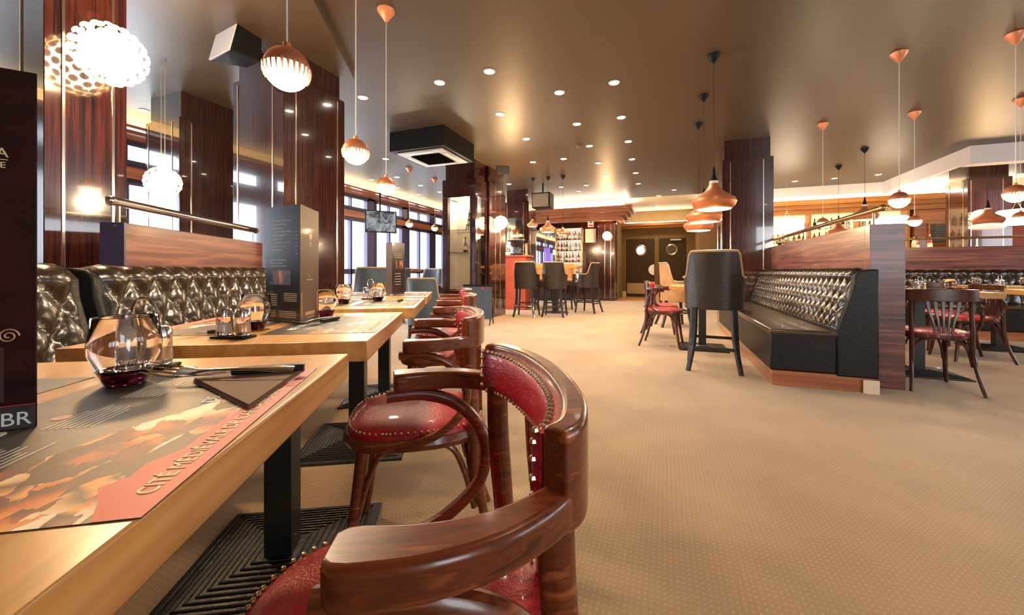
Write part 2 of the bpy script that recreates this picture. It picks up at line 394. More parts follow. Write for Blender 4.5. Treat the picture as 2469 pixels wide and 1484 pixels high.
# cornice and lit cove on the window side
cz = 2.76
prof = [(xw, cz), (xw+.10, cz), (xw+.12, cz+.03), (xw+.22, cz+.04), (xw+.24, cz+.07), (xw+.34, cz+.085), (xw+.36, cz+.12), (xw, cz+.12)]
struct('trim_3', MB().profy(prof, VB, 13), 'cornice_wood', smooth=False)
struct('trim_4', MB().box(xw, xw+.02, VB, 13, cz+.12, 3.08), 'cream', smooth=False)
ls = MB().box(xw+.20, xw+.26, VB+.2, 12.9, cz+.121, cz+.150).build('led_strip', 'led'); tag(ls, 'glowing LED strip lying on the cornice above the street windows', 'light strip')
# far walls
def fw(a, b, y, z0=0, z1=3.2, t=.12): return MB().box(a, b, y, y+t, z0, z1)
struct('wall_far_left', fw(UL-.1, -1.44, 13.0), 'macassar', smooth=False)
struct('wall_recess_left', MB().box(-1.56, -1.44, 13.12, 15, 0, 3.2), 'wall_brown', smooth=False)
struct('wall_far_right', fw(.95, UR+.1, 13.0), 'wall_brown', smooth=False)
struct('wall_recess_right', MB().box(.95, 1.07, 13.12, 15, 0, 3.2), 'wall_brown', smooth=False)
mb = MB().box(-1.5, -1.31, 15, 15.12, 0, 2.08).box(-.34, -.19, 15, 15.12, 0, 2.08).box(.69, 1.1, 15, 15.12, 0, 2.08).box(-1.5, 1.1, 15, 15.12, 2.08, 3.2)
struct('wall_recess_back', mb, 'wall_brown', smooth=False)
struct('baseboard_recess', MB().box(-1.44, -1.31, 14.97, 15, 0, .2).box(-.34, -.19, 14.97, 15, 0, .2).box(.69, .95, 14.97, 15, 0, .2), 'cream', smooth=False)
for i, (a, b) in enumerate(((-1.31, -.34), (-.19, .69))):
    d = struct('door_%d' % (i+1), MB().box(a+.012, b-.012, 14.99, 15.04, .012, 2.07), 'door_brown', bevel=.004)
    cx = (a+b)/2+(.02 if i == 0 else -.02)
    ring = MB().lathe([(.20, -.0), (.20, .03), (.17, .045), (.14, .03), (.14, 0)], 32, X=Matrix.Translation((cx, 15.0, 1.68)) @ Matrix.Rotation(R(90), 4, 'X'))
    for k in range(8):
        ring.ball((cx+.17*cos(k*pi/4), 14.96, 1.68+.17*sin(k*pi/4)), .014, 8, 4)
    ring.build('porthole_ring', 'steel', d)
    MB().lathe([(.001, .02), (.14, .02)], 28, X=Matrix.Translation((cx, 15.0, 1.68)) @ Matrix.Rotation(R(90), 4, 'X')).build('porthole_glass', 'glow_pane' if i == 0 else 'mirror', d)
    hx = b-.015 if i == 0 else a+.015; sg = -1 if i == 0 else 1
    poly = [(hx+sg*.19*sin(t*pi/12), .98-.19*cos(t*pi/12)) for t in range(13)]
    pl = MB().profy(poly, 14.975, 14.989); pl.build('push_plate', 'steel', d)
    MB().box(a+.03, b-.03, 14.975, 14.989, .12, .5).build('kick_plate', 'kick', d)
    if i: MB().box(cx-.05, cx+.3, 14.92, 14.99, 2.0, 2.05).build('door_closer', 'steel', d)
struct('recess_sky_blocker', MB().box(-1.5, 1.1, 15.13, 15.2, 0, 3.2), 'wall_brown', smooth=False)  # added box, blocks the sky showing through gaps around the doors
struct('threshold', MB().box(-1.44, .95, 13.0, 15, 0, .012), 'oak', smooth=False)
# canopy over the bar with stepped cornice and a lit cove on top
cv = 11.6; cr = -.86
mb = MB()
for k, (o_, za, zb) in enumerate(((0, 2.70, 2.80), (.09, 2.63, 2.70), (.20, 2.54, 2.63), (.32, 2.42, 2.54))):
    mb.box(-6.6, cr-o_, cv+o_, cv+.45, za, zb); mb.box(cr-.45, cr-o_, cv+.4, 13.0, za, zb)
mb.box(-6.6, cr-.1, cv+.1, 13.0, 2.72, 2.79)
struct('trim_5', mb, 'cornice_wood', bevel=.006)
struct('trim_6', MB().box(-6.6, cr-.35, cv+.42, 13.0, 2.80, 3.08), 'cream', smooth=False)
tag(MB().box(-6.5, cr-.2, cv+.18, cv+.24, 2.80, 2.83).box(cr-.24, cr-.18, cv+.2, 12.9, 2.80, 2.83).build('led_strip', 'led_white'), 'glowing LED strip on top of the stepped timber canopy over the bar', 'light strip')
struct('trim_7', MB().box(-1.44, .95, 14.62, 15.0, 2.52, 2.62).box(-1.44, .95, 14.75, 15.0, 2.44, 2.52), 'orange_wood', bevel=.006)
tag(MB().box(-1.3, .9, 14.68, 14.74, 2.62, 2.65).build('led_strip', 'led_white'), 'glowing LED strip above the two porthole doors', 'light strip')
# right-hand back bar cornice
mb = MB()
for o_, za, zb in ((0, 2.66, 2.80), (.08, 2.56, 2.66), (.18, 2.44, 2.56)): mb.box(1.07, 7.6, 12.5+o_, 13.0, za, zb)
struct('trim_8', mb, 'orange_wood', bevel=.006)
struct('trim_9', MB().box(1.07, 8.4, 12.93, 13.0, 2.80, 3.08), 'cream', smooth=False)
tag(MB().box(1.1, 7.5, 12.58, 12.66, 2.80, 2.85).build('led_strip', 'led_white'), 'glowing LED strip above the orange timber cornice of the back bar', 'light strip')
# pale bulkheads in the right corner
struct('trim_10', MB().box(4.72, 4.80, 9.10, 11.80, CH-.26, CH+.02), 'white_paint', smooth=False)
struct('trim_11', MB().box(4.72, UR, 8.87, 9.1, CH-.30, CH+.02), 'white_paint', smooth=False)
# ------------------------------------------------------------------ columns
def column(label, u0, u1, v0, v1, zc=2.69, fy=None, px=None, nx=None):
    w, d = u1-u0, v1-v0
    t = thing('column', label, 'column', (u0, v0, 0), 0, 'macassar veneered columns')
    MB().box(.035, w-.035, .035, d-.035, zc, CH+.02).build('core', 'macassar', t)
    MB().box(0, w, 0, d, 0, zc).build('cladding', 'macassar', t, bevel=.004)
    def strip(x0, x1, y0, y1): MB().box(x0, x1, y0, y1, .06, zc-.04).build('trim_strip', 'trim', t, bevel=.002)
    for s in (fy if fy is not None else (w-.584, w-.134)): strip(s-.007, s+.007, -.006, .004)
    for s in (px if px is not None else (.121, .609)): strip(w-.004, w+.006, s-.007, s+.007)
    for s in (nx if nx is not None else (.12, d-.12)): strip(-.006, .004, s-.007, s+.007)
    return t
column('red-lit macassar column behind the nearest banquette, carrying a crystal globe', -3.70, -2.987, 1.05, 1.39, 3.0, px=(.071, .2755), fy=(.48,))
column('large dark column behind the tall menu, with a wall speaker near its top', -3.77, -3.117, 2.54, 3.25)
column('slim dark column standing nearest the street windows', -5.80, -5.16, 2.876, 3.55)
column('dark column behind the glass bottle cabinet, with a crystal globe', -3.90, -3.20, 7.10, 7.95, px=(.30, .55))
column('dark column with mirrored shelf standing at the terracotta bar', -3.83, -3.19, 9.48, 10.1)
column('dark column with two chrome strips at the head of the right-hand leather bench', .85, 1.55, 7.1, 7.8)
column('reddish column in the right background beside the copper dome pendant', 5.47, 6.10, 10.35, 11.0, 2.72)
column('mahogany pilaster beside the double doors, with a glowing globe', -1.98, -1.46, 12.72, 13.0, 2.42, fy=(.22, .40), px=(.14,))

# crystal globes on the columns
def crystal_globe(label, loc, out, r=.15, power=25, arm=.17):
    t = thing('wall_lamp', label, 'lamp', loc, out, 'crystal globe wall lamps')
    MB().ball((0, 0, 0), r*.74, 20, 12).build('bulb_globe', 'lamp_hot', t)
    mb = MB(); n = 120
    for i in range(n):
        z = 1-2*(i+.5)/n; a = i*2.39996; q = sqrt(1-z*z)
        d = Vector((q*cos(a), q*sin(a), z)); X = d.to_track_quat('Z', 'Y').to_matrix().to_4x4(); X.translation = d*r*.93
        mb.lathe([(.016, -.006), (.021, 0), (.012, .008), (.001, .010)], 7, X=X)
    mb.build('crystal_shade', 'crystal', t)
    if arm: MB().tube([(-arm, 0, 0), (-r*.7, 0, 0)], .012, mi=0).lathe([(.001, 0), (.05, 0), (.05, .015), (.001, .02)], 18, X=Matrix.Translation((-arm, 0, 0)) @ Matrix.Rotation(R(90), 4, 'Y')).build('wall_bracket', 'brass', t)
    point(t, (r+.08, 0, 0), power, (1, .62, .3), .08)
    return t
crystal_globe('huge blazing crystal globe lamp on the red-lit column at far left', (-2.987+.17, 1.05+.19, 2.10), 0, .165, 55)
crystal_globe('crystal globe lamp on the column beside the bottle cabinet', (-3.20+.13, 7.36, 1.90), 0, .14, 70, .13)
crystal_globe('crystal globe lamp on the mahogany pilaster beside the doors', (-1.67, 12.72-.17, 2.02), R(-90), .14, 50)
hg = at(393, 440, D=3.95)
g4 = crystal_globe('crystal globe hanging in front of the street windows on two thin cords', hg, 0, .155, 12, arm=0)
MB().tube([(-.03, 0, .14), (-.03, 0, CH-hg.z)], .003, n=6).tube([(.03, 0, .14), (.03, 0, CH-hg.z)], .003, n=6).build('cord', 'cord', g4)
crystal_globe('crystal globe lamp on the reddish column in the right background', (5.56, 10.35-.17, 1.95), R(-90), .14, 20)

# ------------------------------------------------------------------ pendants
def globe_pendant(label, loc, r=.073, power=10):
    power *= 2.2
    L = CH-loc[2]
    t = thing('globe_pendant', label, 'pendant lamp', loc, random.random(), 'ribbed copper and glass globe pendants')
    MB().lathe([(max(.001, r*.97*sin(pi*i/14)), -r*.97*cos(pi*i/14)) for i in range(0, 10)], 28).build('glowing_bowl', 'lamp_hot', t)
    k = MB(); k.lathe([(r*1.01*sin(a), r*1.01*cos(a)) for a in [x*R(86)/9+.02 for x in range(10)]], 28)
    for i in range(26):
        a = 2*pi*i/26
        k.tube([(r*1.01*sin(b)*cos(a), r*1.01*sin(b)*sin(a), r*1.01*cos(b)) for b in (R(82), R(92), R(102), R(116))], [.0058, .0050, .0036, .001], [.003]*4, n=5, up=(cos(a), sin(a), 0))
    k.lathe([(.014, r*.96), (.012, r+.018), (.004, r+.022)], 12)
    k.build('copper_cap', 'copper', t)
    MB().tube([(0, 0, r), (0, 0, L-.06)], .0028, n=6).build('cord', 'cord', t)
    MB().lathe([(.006, L-.095), (.012, L-.09), (.068, L-.012), (.070, L), (.001, L)], 20).build('ceiling_rose', 'copper_matte', t)
    if power: point(t, (0, 0, -r-.05), power)
    return t
def dome_pendant(label, loc, s=1.0, power=14, mat='copper'):
    L = CH-loc[2]
    t = thing('dome_pendant', label, 'pendant lamp', loc, random.random(), 'copper dome pendants')
    MB().lathe([(.150*s, -.085*s), (.178*s, -.055*s), (.195*s, -.015*s), (.185*s, .015*s), (.14*s, .045*s), (.085*s, .085*s), (.055*s, .12*s), (.042*s, .15*s), (.038*s, .165*s)], 36).build('copper_shade', mat, t, solid=.003)
    MB().lathe([(.001, -.07*s), (.155*s, -.075*s)], 30).build('glowing_diffuser', 'lamp_hot', t)
    MB().lathe([(.040*s, .165*s), (.040*s, .185*s), (.03*s, .19*s)], 20).build('neck_ring', 'white_plastic', t)
    MB().lathe([(.032*s, .187*s), (.022*s, .23*s), (.012*s, .30*s), (.003, .33*s)], 16, cap=True).build('lamp_holder', 'black', t)
    MB().tube([(0, 0, .32*s), (0, 0, L-.05)], .0028, n=6).build('cord', 'cord_black', t)
    MB().lathe([(.005, L-.085), (.03, L-.06), (.055, L-.02), (.058, L), (.001, L)], 20).build('ceiling_rose', 'black', t)
    if power: point(t, (0, 0, -.14*s), power)
    return t
def P(px, D, z): p = cw((px-CX)/FPX*D, D, z); return p
globe_pendant('largest ribbed globe pendant, starred with glare, over the nearest tables', P(692, 1.36, 1.61), .0725, 9)
globe_pendant('second ribbed globe pendant from the camera over the window-side tables', P(858, 2.25, 1.595), .0725, 9)
globe_pendant('third ribbed globe pendant, whose copper rose shows at the ceiling top', P(931, 3.17, 1.60), .0725, 9)
globe_pendant('small distant ribbed globe pendant just right of the television', P(987, 8.02, 1.88), .0725, 5)
globe_pendant('small distant ribbed globe pendant nearest the glass bottle cabinet', P(1048, 8.96, 1.90), .0725, 5)
globe_pendant('ribbed globe pendant hanging beyond the end of the right partition rail', P(2168, 3.79, 1.60), .078, 9)
globe_pendant('ribbed globe pendant behind the right bench, lowest beside the rail', P(1984, 5.61, 1.60), .0725, 6)
globe_pendant('ribbed globe pendant behind the right partition, left of the chalkboard', P(2205, 5.21, 1.58), .0725, 6)
globe_pendant('ribbed globe pendant at the right edge, hanging nearest the camera there', P(2449, 3.485, 1.60), .078, 8)
globe_pendant('ribbed globe pendant at the right edge, farther and lower one', P(2461, 4.81, 1.57), .0725, 6)
dome_pendant('nearest and largest copper dome pendant over the high table', P(1721, 3.82, 1.60))
dome_pendant('middle one of the three copper domes over the high table', P(1697, 4.70, 1.585))
dome_pendant('farthest of the three copper domes over the high table', P(1684, 5.59, 1.575))
dome_pendant('small copper dome, left of three above the bar stools', P(1284, 8.88, 1.97), .62, 8)
dome_pendant('copper dome, middle and biggest of three above the bar stools', P(1321, 8.76, 1.86), .92, 8)
dome_pendant('small copper dome, right of three above the bar stools', P(1357, 8.64, 1.76), .62, 8)
dome_pendant('copper dome pendant behind the right partition beside the reddish column', P(2382, 6.70, 1.80), 1.0, 10)
dome_pendant('dome pendant hanging behind the brass rail near its upper end', P(2085, 6.72, 1.87), .95, 10)
dome_pendant('dome pendant hanging behind the brass rail near its middle', P(2022, 7.83, 1.72), .95, 10)
# white drum lamps over the back bar
def drum(label, loc, r, h):
    L = CH-loc[2]
    t = thing('drum_lamp', label, 'pendant lamp', loc, 0, 'white drum lamps over the back bar')
    MB().lathe([(r*.92, -h/2), (r, -h/2+.02), (r, h/2-.02), (r*.92, h/2), (.01, h/2)], 36).lathe([(.001, -h/2), (r*.92, -h/2)], 36).build('drum_shade', 'lamp', t)
    MB().tube(sm([(-r*.3, 0, h/2), (-r*.1, 0, h/2+.12), (0, 0, h/2+.2), (r*.1, 0, h/2+.12), (r*.3, 0, h/2)]), .005, n=6).tube([(0, 0, h/2+.2), (0, 0, L)], .003, n=6).build('hanger', 'steel', t)
drum('white drum lamp beside the dark column, left end above the right bench', P(1897, 9.3, 1.97), .33, .30)
drum('white drum lamp behind the rail above the bench end panel', P(2145, 8.6, 2.02), .30, .16)
drum('white drum lamp at the right edge of the back bar', P(2452, 7.2, 1.90), .25, .26)

# ------------------------------------------------------------------ downlights
SPOTN = [0]
def downlight(px, py, label, power=50):
    p = at(px, py, D=(CH-CAM_H)*FPX/(HOR-py)); p.z = CH
    t = thing('downlight', label, 'ceiling light', p, 0, 'recessed ceiling downlights')
    ring = MB().lathe([(.062, -.001), (.060, -.006), (.048, -.008), (.046, -.002), (.046, .0)], 22)
    ring.build('trim_ring', 'white_plastic', t)
    MB().lathe([(.001, -.003), (.046, -.003)], 20).build('lamp_disc', 'down', t)
    if power:
        l = bpy.data.lights.new('spot', 'SPOT'); l.energy = power; l.color = (1, .80, .58); l.spot_size = R(125); l.spot_blend = .8; l.shadow_soft_size = .05
        o = bpy.data.objects.new('spot', l); COL.objects.link(o); o.parent = t; o.location = (0, 0, -.02)
ORD = ['nearest', 'second', 'third', 'fourth', 'fifth', 'farthest']
for i, (x, y) in enumerate(((1481, 199), (1498, 283), (1515, 341), (1524, 384), (1533, 417), (1539, 443))):
    downlight(x, y, '%s ceiling downlight of the straight row right of the aisle, running to the doors' % ORD[i])
for i, (x, y) in enumerate(((1349, 223), (1391, 299), (1421, 352), (1443, 393), (1461, 423), (1475, 448))):
    downlight(x, y, '%s ceiling downlight of the straight row over the middle of the aisle' % ORD[i])
for x, y, d in ((1180, 172, 'star-glaring ceiling downlight highest above the middle of the room'), (1060, 199, 'ceiling downlight above and left of the air conditioning box'),
                (1206, 275, 'ceiling downlight up and right of the air conditioning box'), (1269, 335, 'ceiling downlight just right of the air conditioning box'),
                (1285, 391, 'ceiling downlight above the three small bar domes'), (1359, 383, 'ceiling downlight right above the black bar pendant cords'),
                (1227, 444, 'ceiling downlight beside the small wall speaker on the cabinet column'), (1353, 451, 'ceiling downlight crossed by the rightmost bar pendant cord'),
                (1395, 461, 'small ceiling downlight at the canopy over the bar'), (1414, 447, 'small ceiling downlight right of the bar pendant cords'),
                (1588, 472, 'small ceiling downlight in front of the double doors'), (1625, 458, 'small ceiling downlight left of the far dome pendant cords'),
                (438, 106, 'ceiling downlight left of the white wall speaker'), (347, 266, 'ceiling downlight close to the cove at far left'),
                (875, 235, 'ceiling downlight between two ribbed globe cords'), (549, 323, 'ceiling downlight between the slim column and the large column'),
                (896, 433, 'small ceiling downlight left of the third ribbed globe'), (957, 427, 'small ceiling downlight right of the third globe cord'),
                (1014, 447, 'small ceiling downlight below the air conditioning box'), (1060, 463, 'small ceiling downlight nearest the bottle cabinet top'),
                (930, 383, 'ceiling downlight crossed by the third globe cord'), (1009, 469, 'small ceiling downlight near the window cove, second from cabinet'),
                (1917, 437, 'ceiling downlight just right of the dark column over the bench'), (2012, 430, 'ceiling downlight beside the black pendant rose, right side'),
                (2118, 421, 'ceiling downlight above the pale fascia on the right'), (2226, 404, 'ceiling downlight nearest the white bulkhead corner'),
                (957, 452, 'small ceiling downlight beside the window cove, behind the third globe')):
    downlight(x, y, d, 34)
t = thing('downlight', 'added fill downlight inside the recess before the double doors', 'ceiling light', (-.25, 14.0, CH+.08), 0, 'recessed ceiling downlights')  # made-up lamp, brightens the doors and the recess
MB().lathe([(.062, -.001), (.060, -.006), (.048, -.008), (.046, -.002)], 16).build('trim_ring', 'white_plastic', t)
MB().lathe([(.001, -.003), (.046, -.003)], 16).build('lamp_disc', 'down', t)
l = bpy.data.lights.new('spot', 'SPOT'); l.energy = 70; l.color = (1, .78, .5); l.spot_size = R(140); l.spot_blend = .8; l.shadow_soft_size = .05
o = bpy.data.objects.new('spot', l); COL.objects.link(o); o.parent = t; o.location = (0, 0, -.02)
# lights of the same kind farther back, over and behind the camera
for x, y in ((1.1, 1.0), (2.9, -.1), (4.6, .5), (3.4, 2.2), (6.2, 3.0), (5.0, 5.0), (.6, 2.3), (7.6, 6.0)):
    l = bpy.data.lights.new('spot', 'SPOT'); l.energy = 34; l.color = (1, .80, .58); l.spot_size = R(125); l.spot_blend = .8; l.shadow_soft_size = .05
    t = thing('downlight', 'ceiling downlight outside the view, above or behind the camera', 'ceiling light', (x, y, CH), 0, 'recessed ceiling downlights out of view')
    MB().lathe([(.062, -.001), (.060, -.006), (.048, -.008), (.046, -.002)], 16).build('trim_ring', 'white_plastic', t)
    MB().lathe([(.001, -.003), (.046, -.003)], 16).build('lamp_disc', 'down', t)
    o = bpy.data.objects.new('spot', l); COL.objects.link(o); o.parent = t; o.location = (0, 0, -.02)

# ------------------------------------------------------------------ air conditioning cassette
t = thing('air_conditioner', 'boxed-in ceiling air conditioning cassette hanging from the dark ceiling', 'air conditioner', (-3.85, 4.91, 0), 0)
MB().box(0, .93, 0, .96, 2.71, CH).build('housing', 'black', t, bevel=.004)
MB().box(.07, .86, .08, .88, 2.685, 2.71).build('cassette_frame', 'silver_plastic', t, bevel=.012)
g = MB().box(.22, .71, .23, .73, 2.675, 2.686)
g.build('intake_grille', 'void', t)
for q in ((.26, .67, .12, .18), (.26, .67, .78, .84)): MB().box(q[0], q[1], q[2], q[3], 2.678, 2.686).build('air_flap', 'white_plastic', t, bevel=.003)
for q in ((.11, .17, .27, .69), (.76, .82, .27, .69)): MB().box(q[0], q[1], q[2], q[3], 2.678, 2.686).build('air_flap', 'white_plastic', t, bevel=.003)
t = thing('smoke_detector', 'small dark round detector on the ceiling beside the middle downlight row', 'smoke detector', at(1397, 352, D=(CH-CAM_H)*FPX/303), 0); t.location.z = CH
MB().lathe([(.001, -.035), (.03, -.034), (.045, -.02), (.05, -.005), (.05, 0), (.001, 0)], 24).build('housing', 'grey_plastic', t)
# speakers
def speaker(label, loc, rz, s, body='black', front='white_plastic'):
    t = thing('wall_speaker', label, 'speaker', loc, rz, 'wall speakers')
    MB().add([(-.5*s, -.45*s, -.45*s), (.5*s, -.45*s, -.45*s), (.5*s, -.25*s, .45*s), (-.5*s, -.25*s, .45*s),
              (-.35*s, .35*s, -.3*s), (.35*s, .35*s, -.3*s), (.35*s, .35*s, .4*s), (-.35*s, .35*s, .4*s)],
             [(0, 1, 2, 3), (5, 4, 7, 6), (4, 0, 3, 7), (1, 5, 6, 2), (3, 2, 6, 7), (4, 5, 1, 0)]).build('cabinet', body, t, bevel=.01)
    MB().add([(-.47*s, -.475*s, -.43*s), (.47*s, -.475*s, -.43*s), (.47*s, -.275*s, .43*s), (-.47*s, -.275*s, .43*s),
              (-.47*s, -.44*s, -.43*s), (.47*s, -.44*s, -.43*s), (.47*s, -.24*s, .43*s), (-.47*s, -.24*s, .43*s)],
             [(0, 1, 2, 3), (5, 4, 7, 6), (4, 0, 3, 7), (1, 5, 6, 2), (3, 2, 6, 7), (4, 5, 1, 0)]).build('grille', front, t)
    MB().box(-.06*s, .06*s, .3*s, .75*s, -.06*s, .06*s).build('bracket', body, t)
sp = at(578, 112, D=3.40)
speaker('white fronted wedge speaker tilted off the top of the large dark column', sp, R(-8), .34)
speaker('small black speaker under the ceiling on the bottle cabinet column', at(1212, 410, D=7.95), R(25), .26, front='grey_plastic')
sb = at(1309, 486, D=9.4)
t = thing('ceiling_speaker', 'boxy black bass speaker slung below the ceiling over the bar', 'speaker', sb, 0)
MB().box(-.22, .22, -.18, .18, -.17, .18).build('cabinet', 'black', t, bevel=.01)
MB().box(-.19, .19, -.195, -.18, -.15, .15).build('grille', 'grey_plastic', t)
MB().tube([(0, 0, .18), (0, 0, CH-sb.z)], .02, n=8).build('ceiling_pole', 'black', t)

# ------------------------------------------------------------------ window-side tables
def dining_table(label, loc, rz, sx=.66, sy=.70, h=.75, group='oak tables with black pedestals', th=.05):
    t = thing('dining_table', label, 'table', loc, rz, group)
    MB().box(-sx/2, sx/2, -sy/2, sy/2, h-th, h).build('tabletop', 'oak', t, bevel=.0025)
    MB().box(-.04, .04, -.04, .04, .03, h-th).build('pedestal', 'iron', t, bevel=.003)
    pl = MB(); q = .26
    pl.add([(-q, -q, 0), (q, -q, 0), (q, q, 0), (-q, q, 0), (-q, -q, .012), (q, -q, .012), (q, q, .012), (-q, q, .012), (-.055, -.055, .040), (.055, -.055, .040), (.055, .055, .040), (-.055, .055, .040)],
           [(3, 2, 1, 0), (0, 1, 5, 4), (1, 2, 6, 5), (2, 3, 7, 6), (3, 0, 4, 7), (4, 5, 9, 8), (5, 6, 10, 9), (6, 7, 11, 10), (7, 4, 8, 11), (8, 9, 10, 11)])
    for k in range(10):
        a = .235-k*.019; z = .012+(.26-a)/(.205)*.028+.0025
        pl.tube([(-a, -a, z), (a, -a, z), (a, a, z), (-a, a, z)], .0035, n=5, closed=True)
    pl.build('base_plate', 'iron', t)
    return t
RE = -.205
tb1 = dining_table('nearest oak table, filling the lower left corner', tw(-.213-.33, .165+.35), TROT)
tb2 = dup(tb1, tw(RE-.33, 1.019+.345), TROT, 'second oak table from the camera, with the big standing menu')
tb3 = dup(tb1, tw(-.175-.33, 1.91+.345), TROT, 'third oak table from the camera, with two tumblers')
tb4 = dup(tb1, tw(-.168-.33, 2.70+.36), TROT, 'fourth and farthest oak table of the window-side row')

# ------------------------------------------------------------------ bentwood armchair
def seat_out(k=28, s=1.0, grow=0.0):
    pts = []
    for i in range(k):
        a = 2*pi*i/k; c, d = cos(a), sin(a); e = .72
        x = .215*math.copysign(abs(c)**e, c); y = .22*math.copysign(abs(d)**e, d)
        x *= (1+.09*d)
        pts.append((x*s*(1+grow/.215), y*s*(1+grow/.22)))
    return pts
def make_chair(label, loc, rz, W='chair_wood', group='bentwood armchairs with red leather', arms=True, pad=True):
    t = thing('armchair' if arms else 'dining_chair', label, 'chair', loc, rz, group)
    # seat ring
    rings = [[(x, y, z) for x, y in seat_out(40, s)] for s, z in ((.93, .398), (1.0, .402), (1.03, .418), (1.0, .436), (.9, .438), (.9, .40))]
    MB().loft(rings, closed=True).build('seat_frame', W, t)
    rings = [[(x, y, z) for x, y in seat_out(40, s)] for s, z in ((.975, .430), (.965, .447), (.90, .458), (.74, .466), (.45, .470), (.12, .471))]
    cu = MB().loft(rings).build('seat_cushion', 'red_leather', t)
    nb = MB(); out = sm([(x*.955, y*.955, .4535) for x, y in seat_out(40)], 3, True); acc = 0; last = Vector(out[0])
    for p in out[1:]+[out[0]]:
        acc += (Vector(p)-last).length; last = Vector(p)
        if acc > .0102: nb.ball(p, .0043, 7, 4); acc = 0
    nb.build('nailhead_trim', 'nail', cu)
    # legs
    for sx in (-1, 1):
        MB().tube(sm([(sx*.150, .150, .43), (sx*.158, .163, .30), (sx*.170, .185, .12), (sx*.185, .205, 0)]), [.019-.006*i/15 for i in range(16)], n=12).build('front_leg', W, t)
        MB().tube(sm([(sx*.172, -.160, .715), (sx*.172, -.162, .62), (sx*.172, -.175, .45), (sx*.172, -.182, .30), (sx*.185, -.215, .14), (sx*.205, -.262, 0)]),
                  [.019]*8+[.018]*10+[.014]*8, [.013]*8+[.015]*10+[.012]*8, n=12, up=(1, 0, 0)).build('rear_leg', W, t)
    # braces: bent hoops under the seat
    MB().tube(sm([(-.150, .172, .20), (-.132, .155, .30), (-.09, .145, .385), (0, .14, .398), (.09, .145, .385), (.132, .155, .30), (.150, .172, .20)]), .0095, n=8, up=(0, 1, 0)).build('leg_brace', W, t)
    MB().tube(sm([(-.172, -.190, .22), (-.155, -.165, .31), (-.11, -.155, .385), (0, -.15, .40), (.11, -.155, .385), (.155, -.165, .31), (.172, -.190, .22)]), .0095, n=8, up=(0, 1, 0)).build('leg_brace', W, t)
    for sx in (-1, 1):
        MB().tube(sm([(sx*.166, .165, .20), (sx*.157, .135, .31), (sx*.155, .09, .385), (sx*.155, 0, .398), (sx*.155, -.10, .385), (sx*.162, -.145, .31), (sx*.172, -.175, .20)]), .0095, n=8, up=(1, 0, 0)).build('leg_brace', W, t)
    # bent rail: arms and back in one U
    if arms:
        path = sm([(.243, .028, .7125), (.249, -.04, .7125), (.234, -.105, .7125), (.190, -.165, .7125), (.11, -.196, .7125), (0, -.206, .7125), (-.11, -.196, .7125), (-.190, -.165, .7125), (-.234, -.105, .7125), (-.249, -.04, .7125), (-.243, .028, .7125)], 6)
        n = len(path); ws = []
        for i in range(n):
            f = min(i, n-1-i)/(n/2); ws.append(.027-.0135*min(1, f*1.7))
        ws[0] = ws[-1] = .017; ws[1] = ws[-2] = .024
        MB().tube(path, ws, .0165, rect=True).build('arm_rail', W, t, bevel=.002)
        for sx in (-1, 1):
            MB().tube(sm([(sx*.238, .040, .684), (sx*.246, -.03, .683), (sx*.245, -.10, .655), (sx*.238, -.145, .59), (sx*.232, -.135, .515), (sx*.228, -.07, .455), (sx*.222, .0, .428), (sx*.220, .04, .424)]),
                      .0125, .0115, n=10, up=(1, 0, 0)).build('arm_support', W, t)
    # crest
    cp = sm([(.208, -.143, .7475), (.186, -.168, .7475), (.11, -.194, .7475), (0, -.204, .7475), (-.11, -.194, .7475), (-.186, -.168, .7475), (-.208, -.143, .7475)], 6)
    cp = [Vector((p.x, p.y-.004, .738)) for p in cp]; n = len(cp)
    hs = [.045+.003*sin(pi*i/(n-1)) for i in range(n)]
    MB().tube(cp, .0135, hs, rect=True).build('crest_rail', W, t, bevel=.003)
    # padded inside of the back
    if pad:
        pp = [Vector((p.x*.93, p.y+.017, .738)) for p in cp][2:-2]; n = len(pp)
        pd = MB(); rings = []
        for i, p in enumerate(pp):
            a = pp[max(0, i-1)]; b = pp[min(n-1, i+1)]; tg = (b-a).normalized(); nn = Vector((tg.y, -tg.x, 0))
            if nn.y < 0: nn = -nn
            e = sin(pi*min(1, max(0, (i+.4)/(n-.2))))**.35
            rings.append([p+nn*(.012*e*cos(u)+.002)+Vector((0, 0, .036*math.copysign(abs(sin(u))**.7, sin(u)))) for u in [-pi/2+pi*j/10 for j in range(11)]]+[p-nn*.006+Vector((0, 0, .036)), p-nn*.006-Vector((0, 0, .036))])
        po = pd.loft(rings).build('back_pad', 'red_leather', t)
        nb = MB()
        edge = [r[1] for r in rings]+[r[5]*1 for r in [[rings[-1][j] for j in range(11)]]][:0]+[rings[-1][j] for j in (3, 5, 7)]+[r[9] for r in reversed(rings)]+[rings[0][j] for j in (7, 5, 3)]
        acc = 0; out = sm(edge, 3, True); last = out[0]
        for q in out[1:]:
            acc += (q-last).length; last = q
            if acc > .0102: nb.ball(q, .0043, 7, 4); acc = 0
        nb.build('nailhead_trim', 'nail', po)
    # fanned splats
    for k in (-2, -1, 0, 1, 2):
        MB().tube(sm([(k*.045, -.198, .70), (k*.040, -.200, .62), (k*.028, -.205, .52), (k*.024, -.207, .435)]), [.012, .0115, .011, .0105, .010, .009, .0085, .008, .0075, .0075, .0075, .0075, .008, .008, .008, .008], .0055, rect=True, up=(0, 1, 0)).build('back_splat', W, t)
    MB().box(-.058, .058, -.216, -.198, .405, .437).build('splat_foot', W, t, bevel=.003)
    return t
CR = TROT + R(90)
ch1 = make_chair('big foreground armchair with red leather pad, bottom centre', tw(-.070, .538), CR+R(3))
ch2 = dup(ch1, tw(-.115, 1.385), CR+R(2), 'red-seated armchair pushed in at the second oak table')
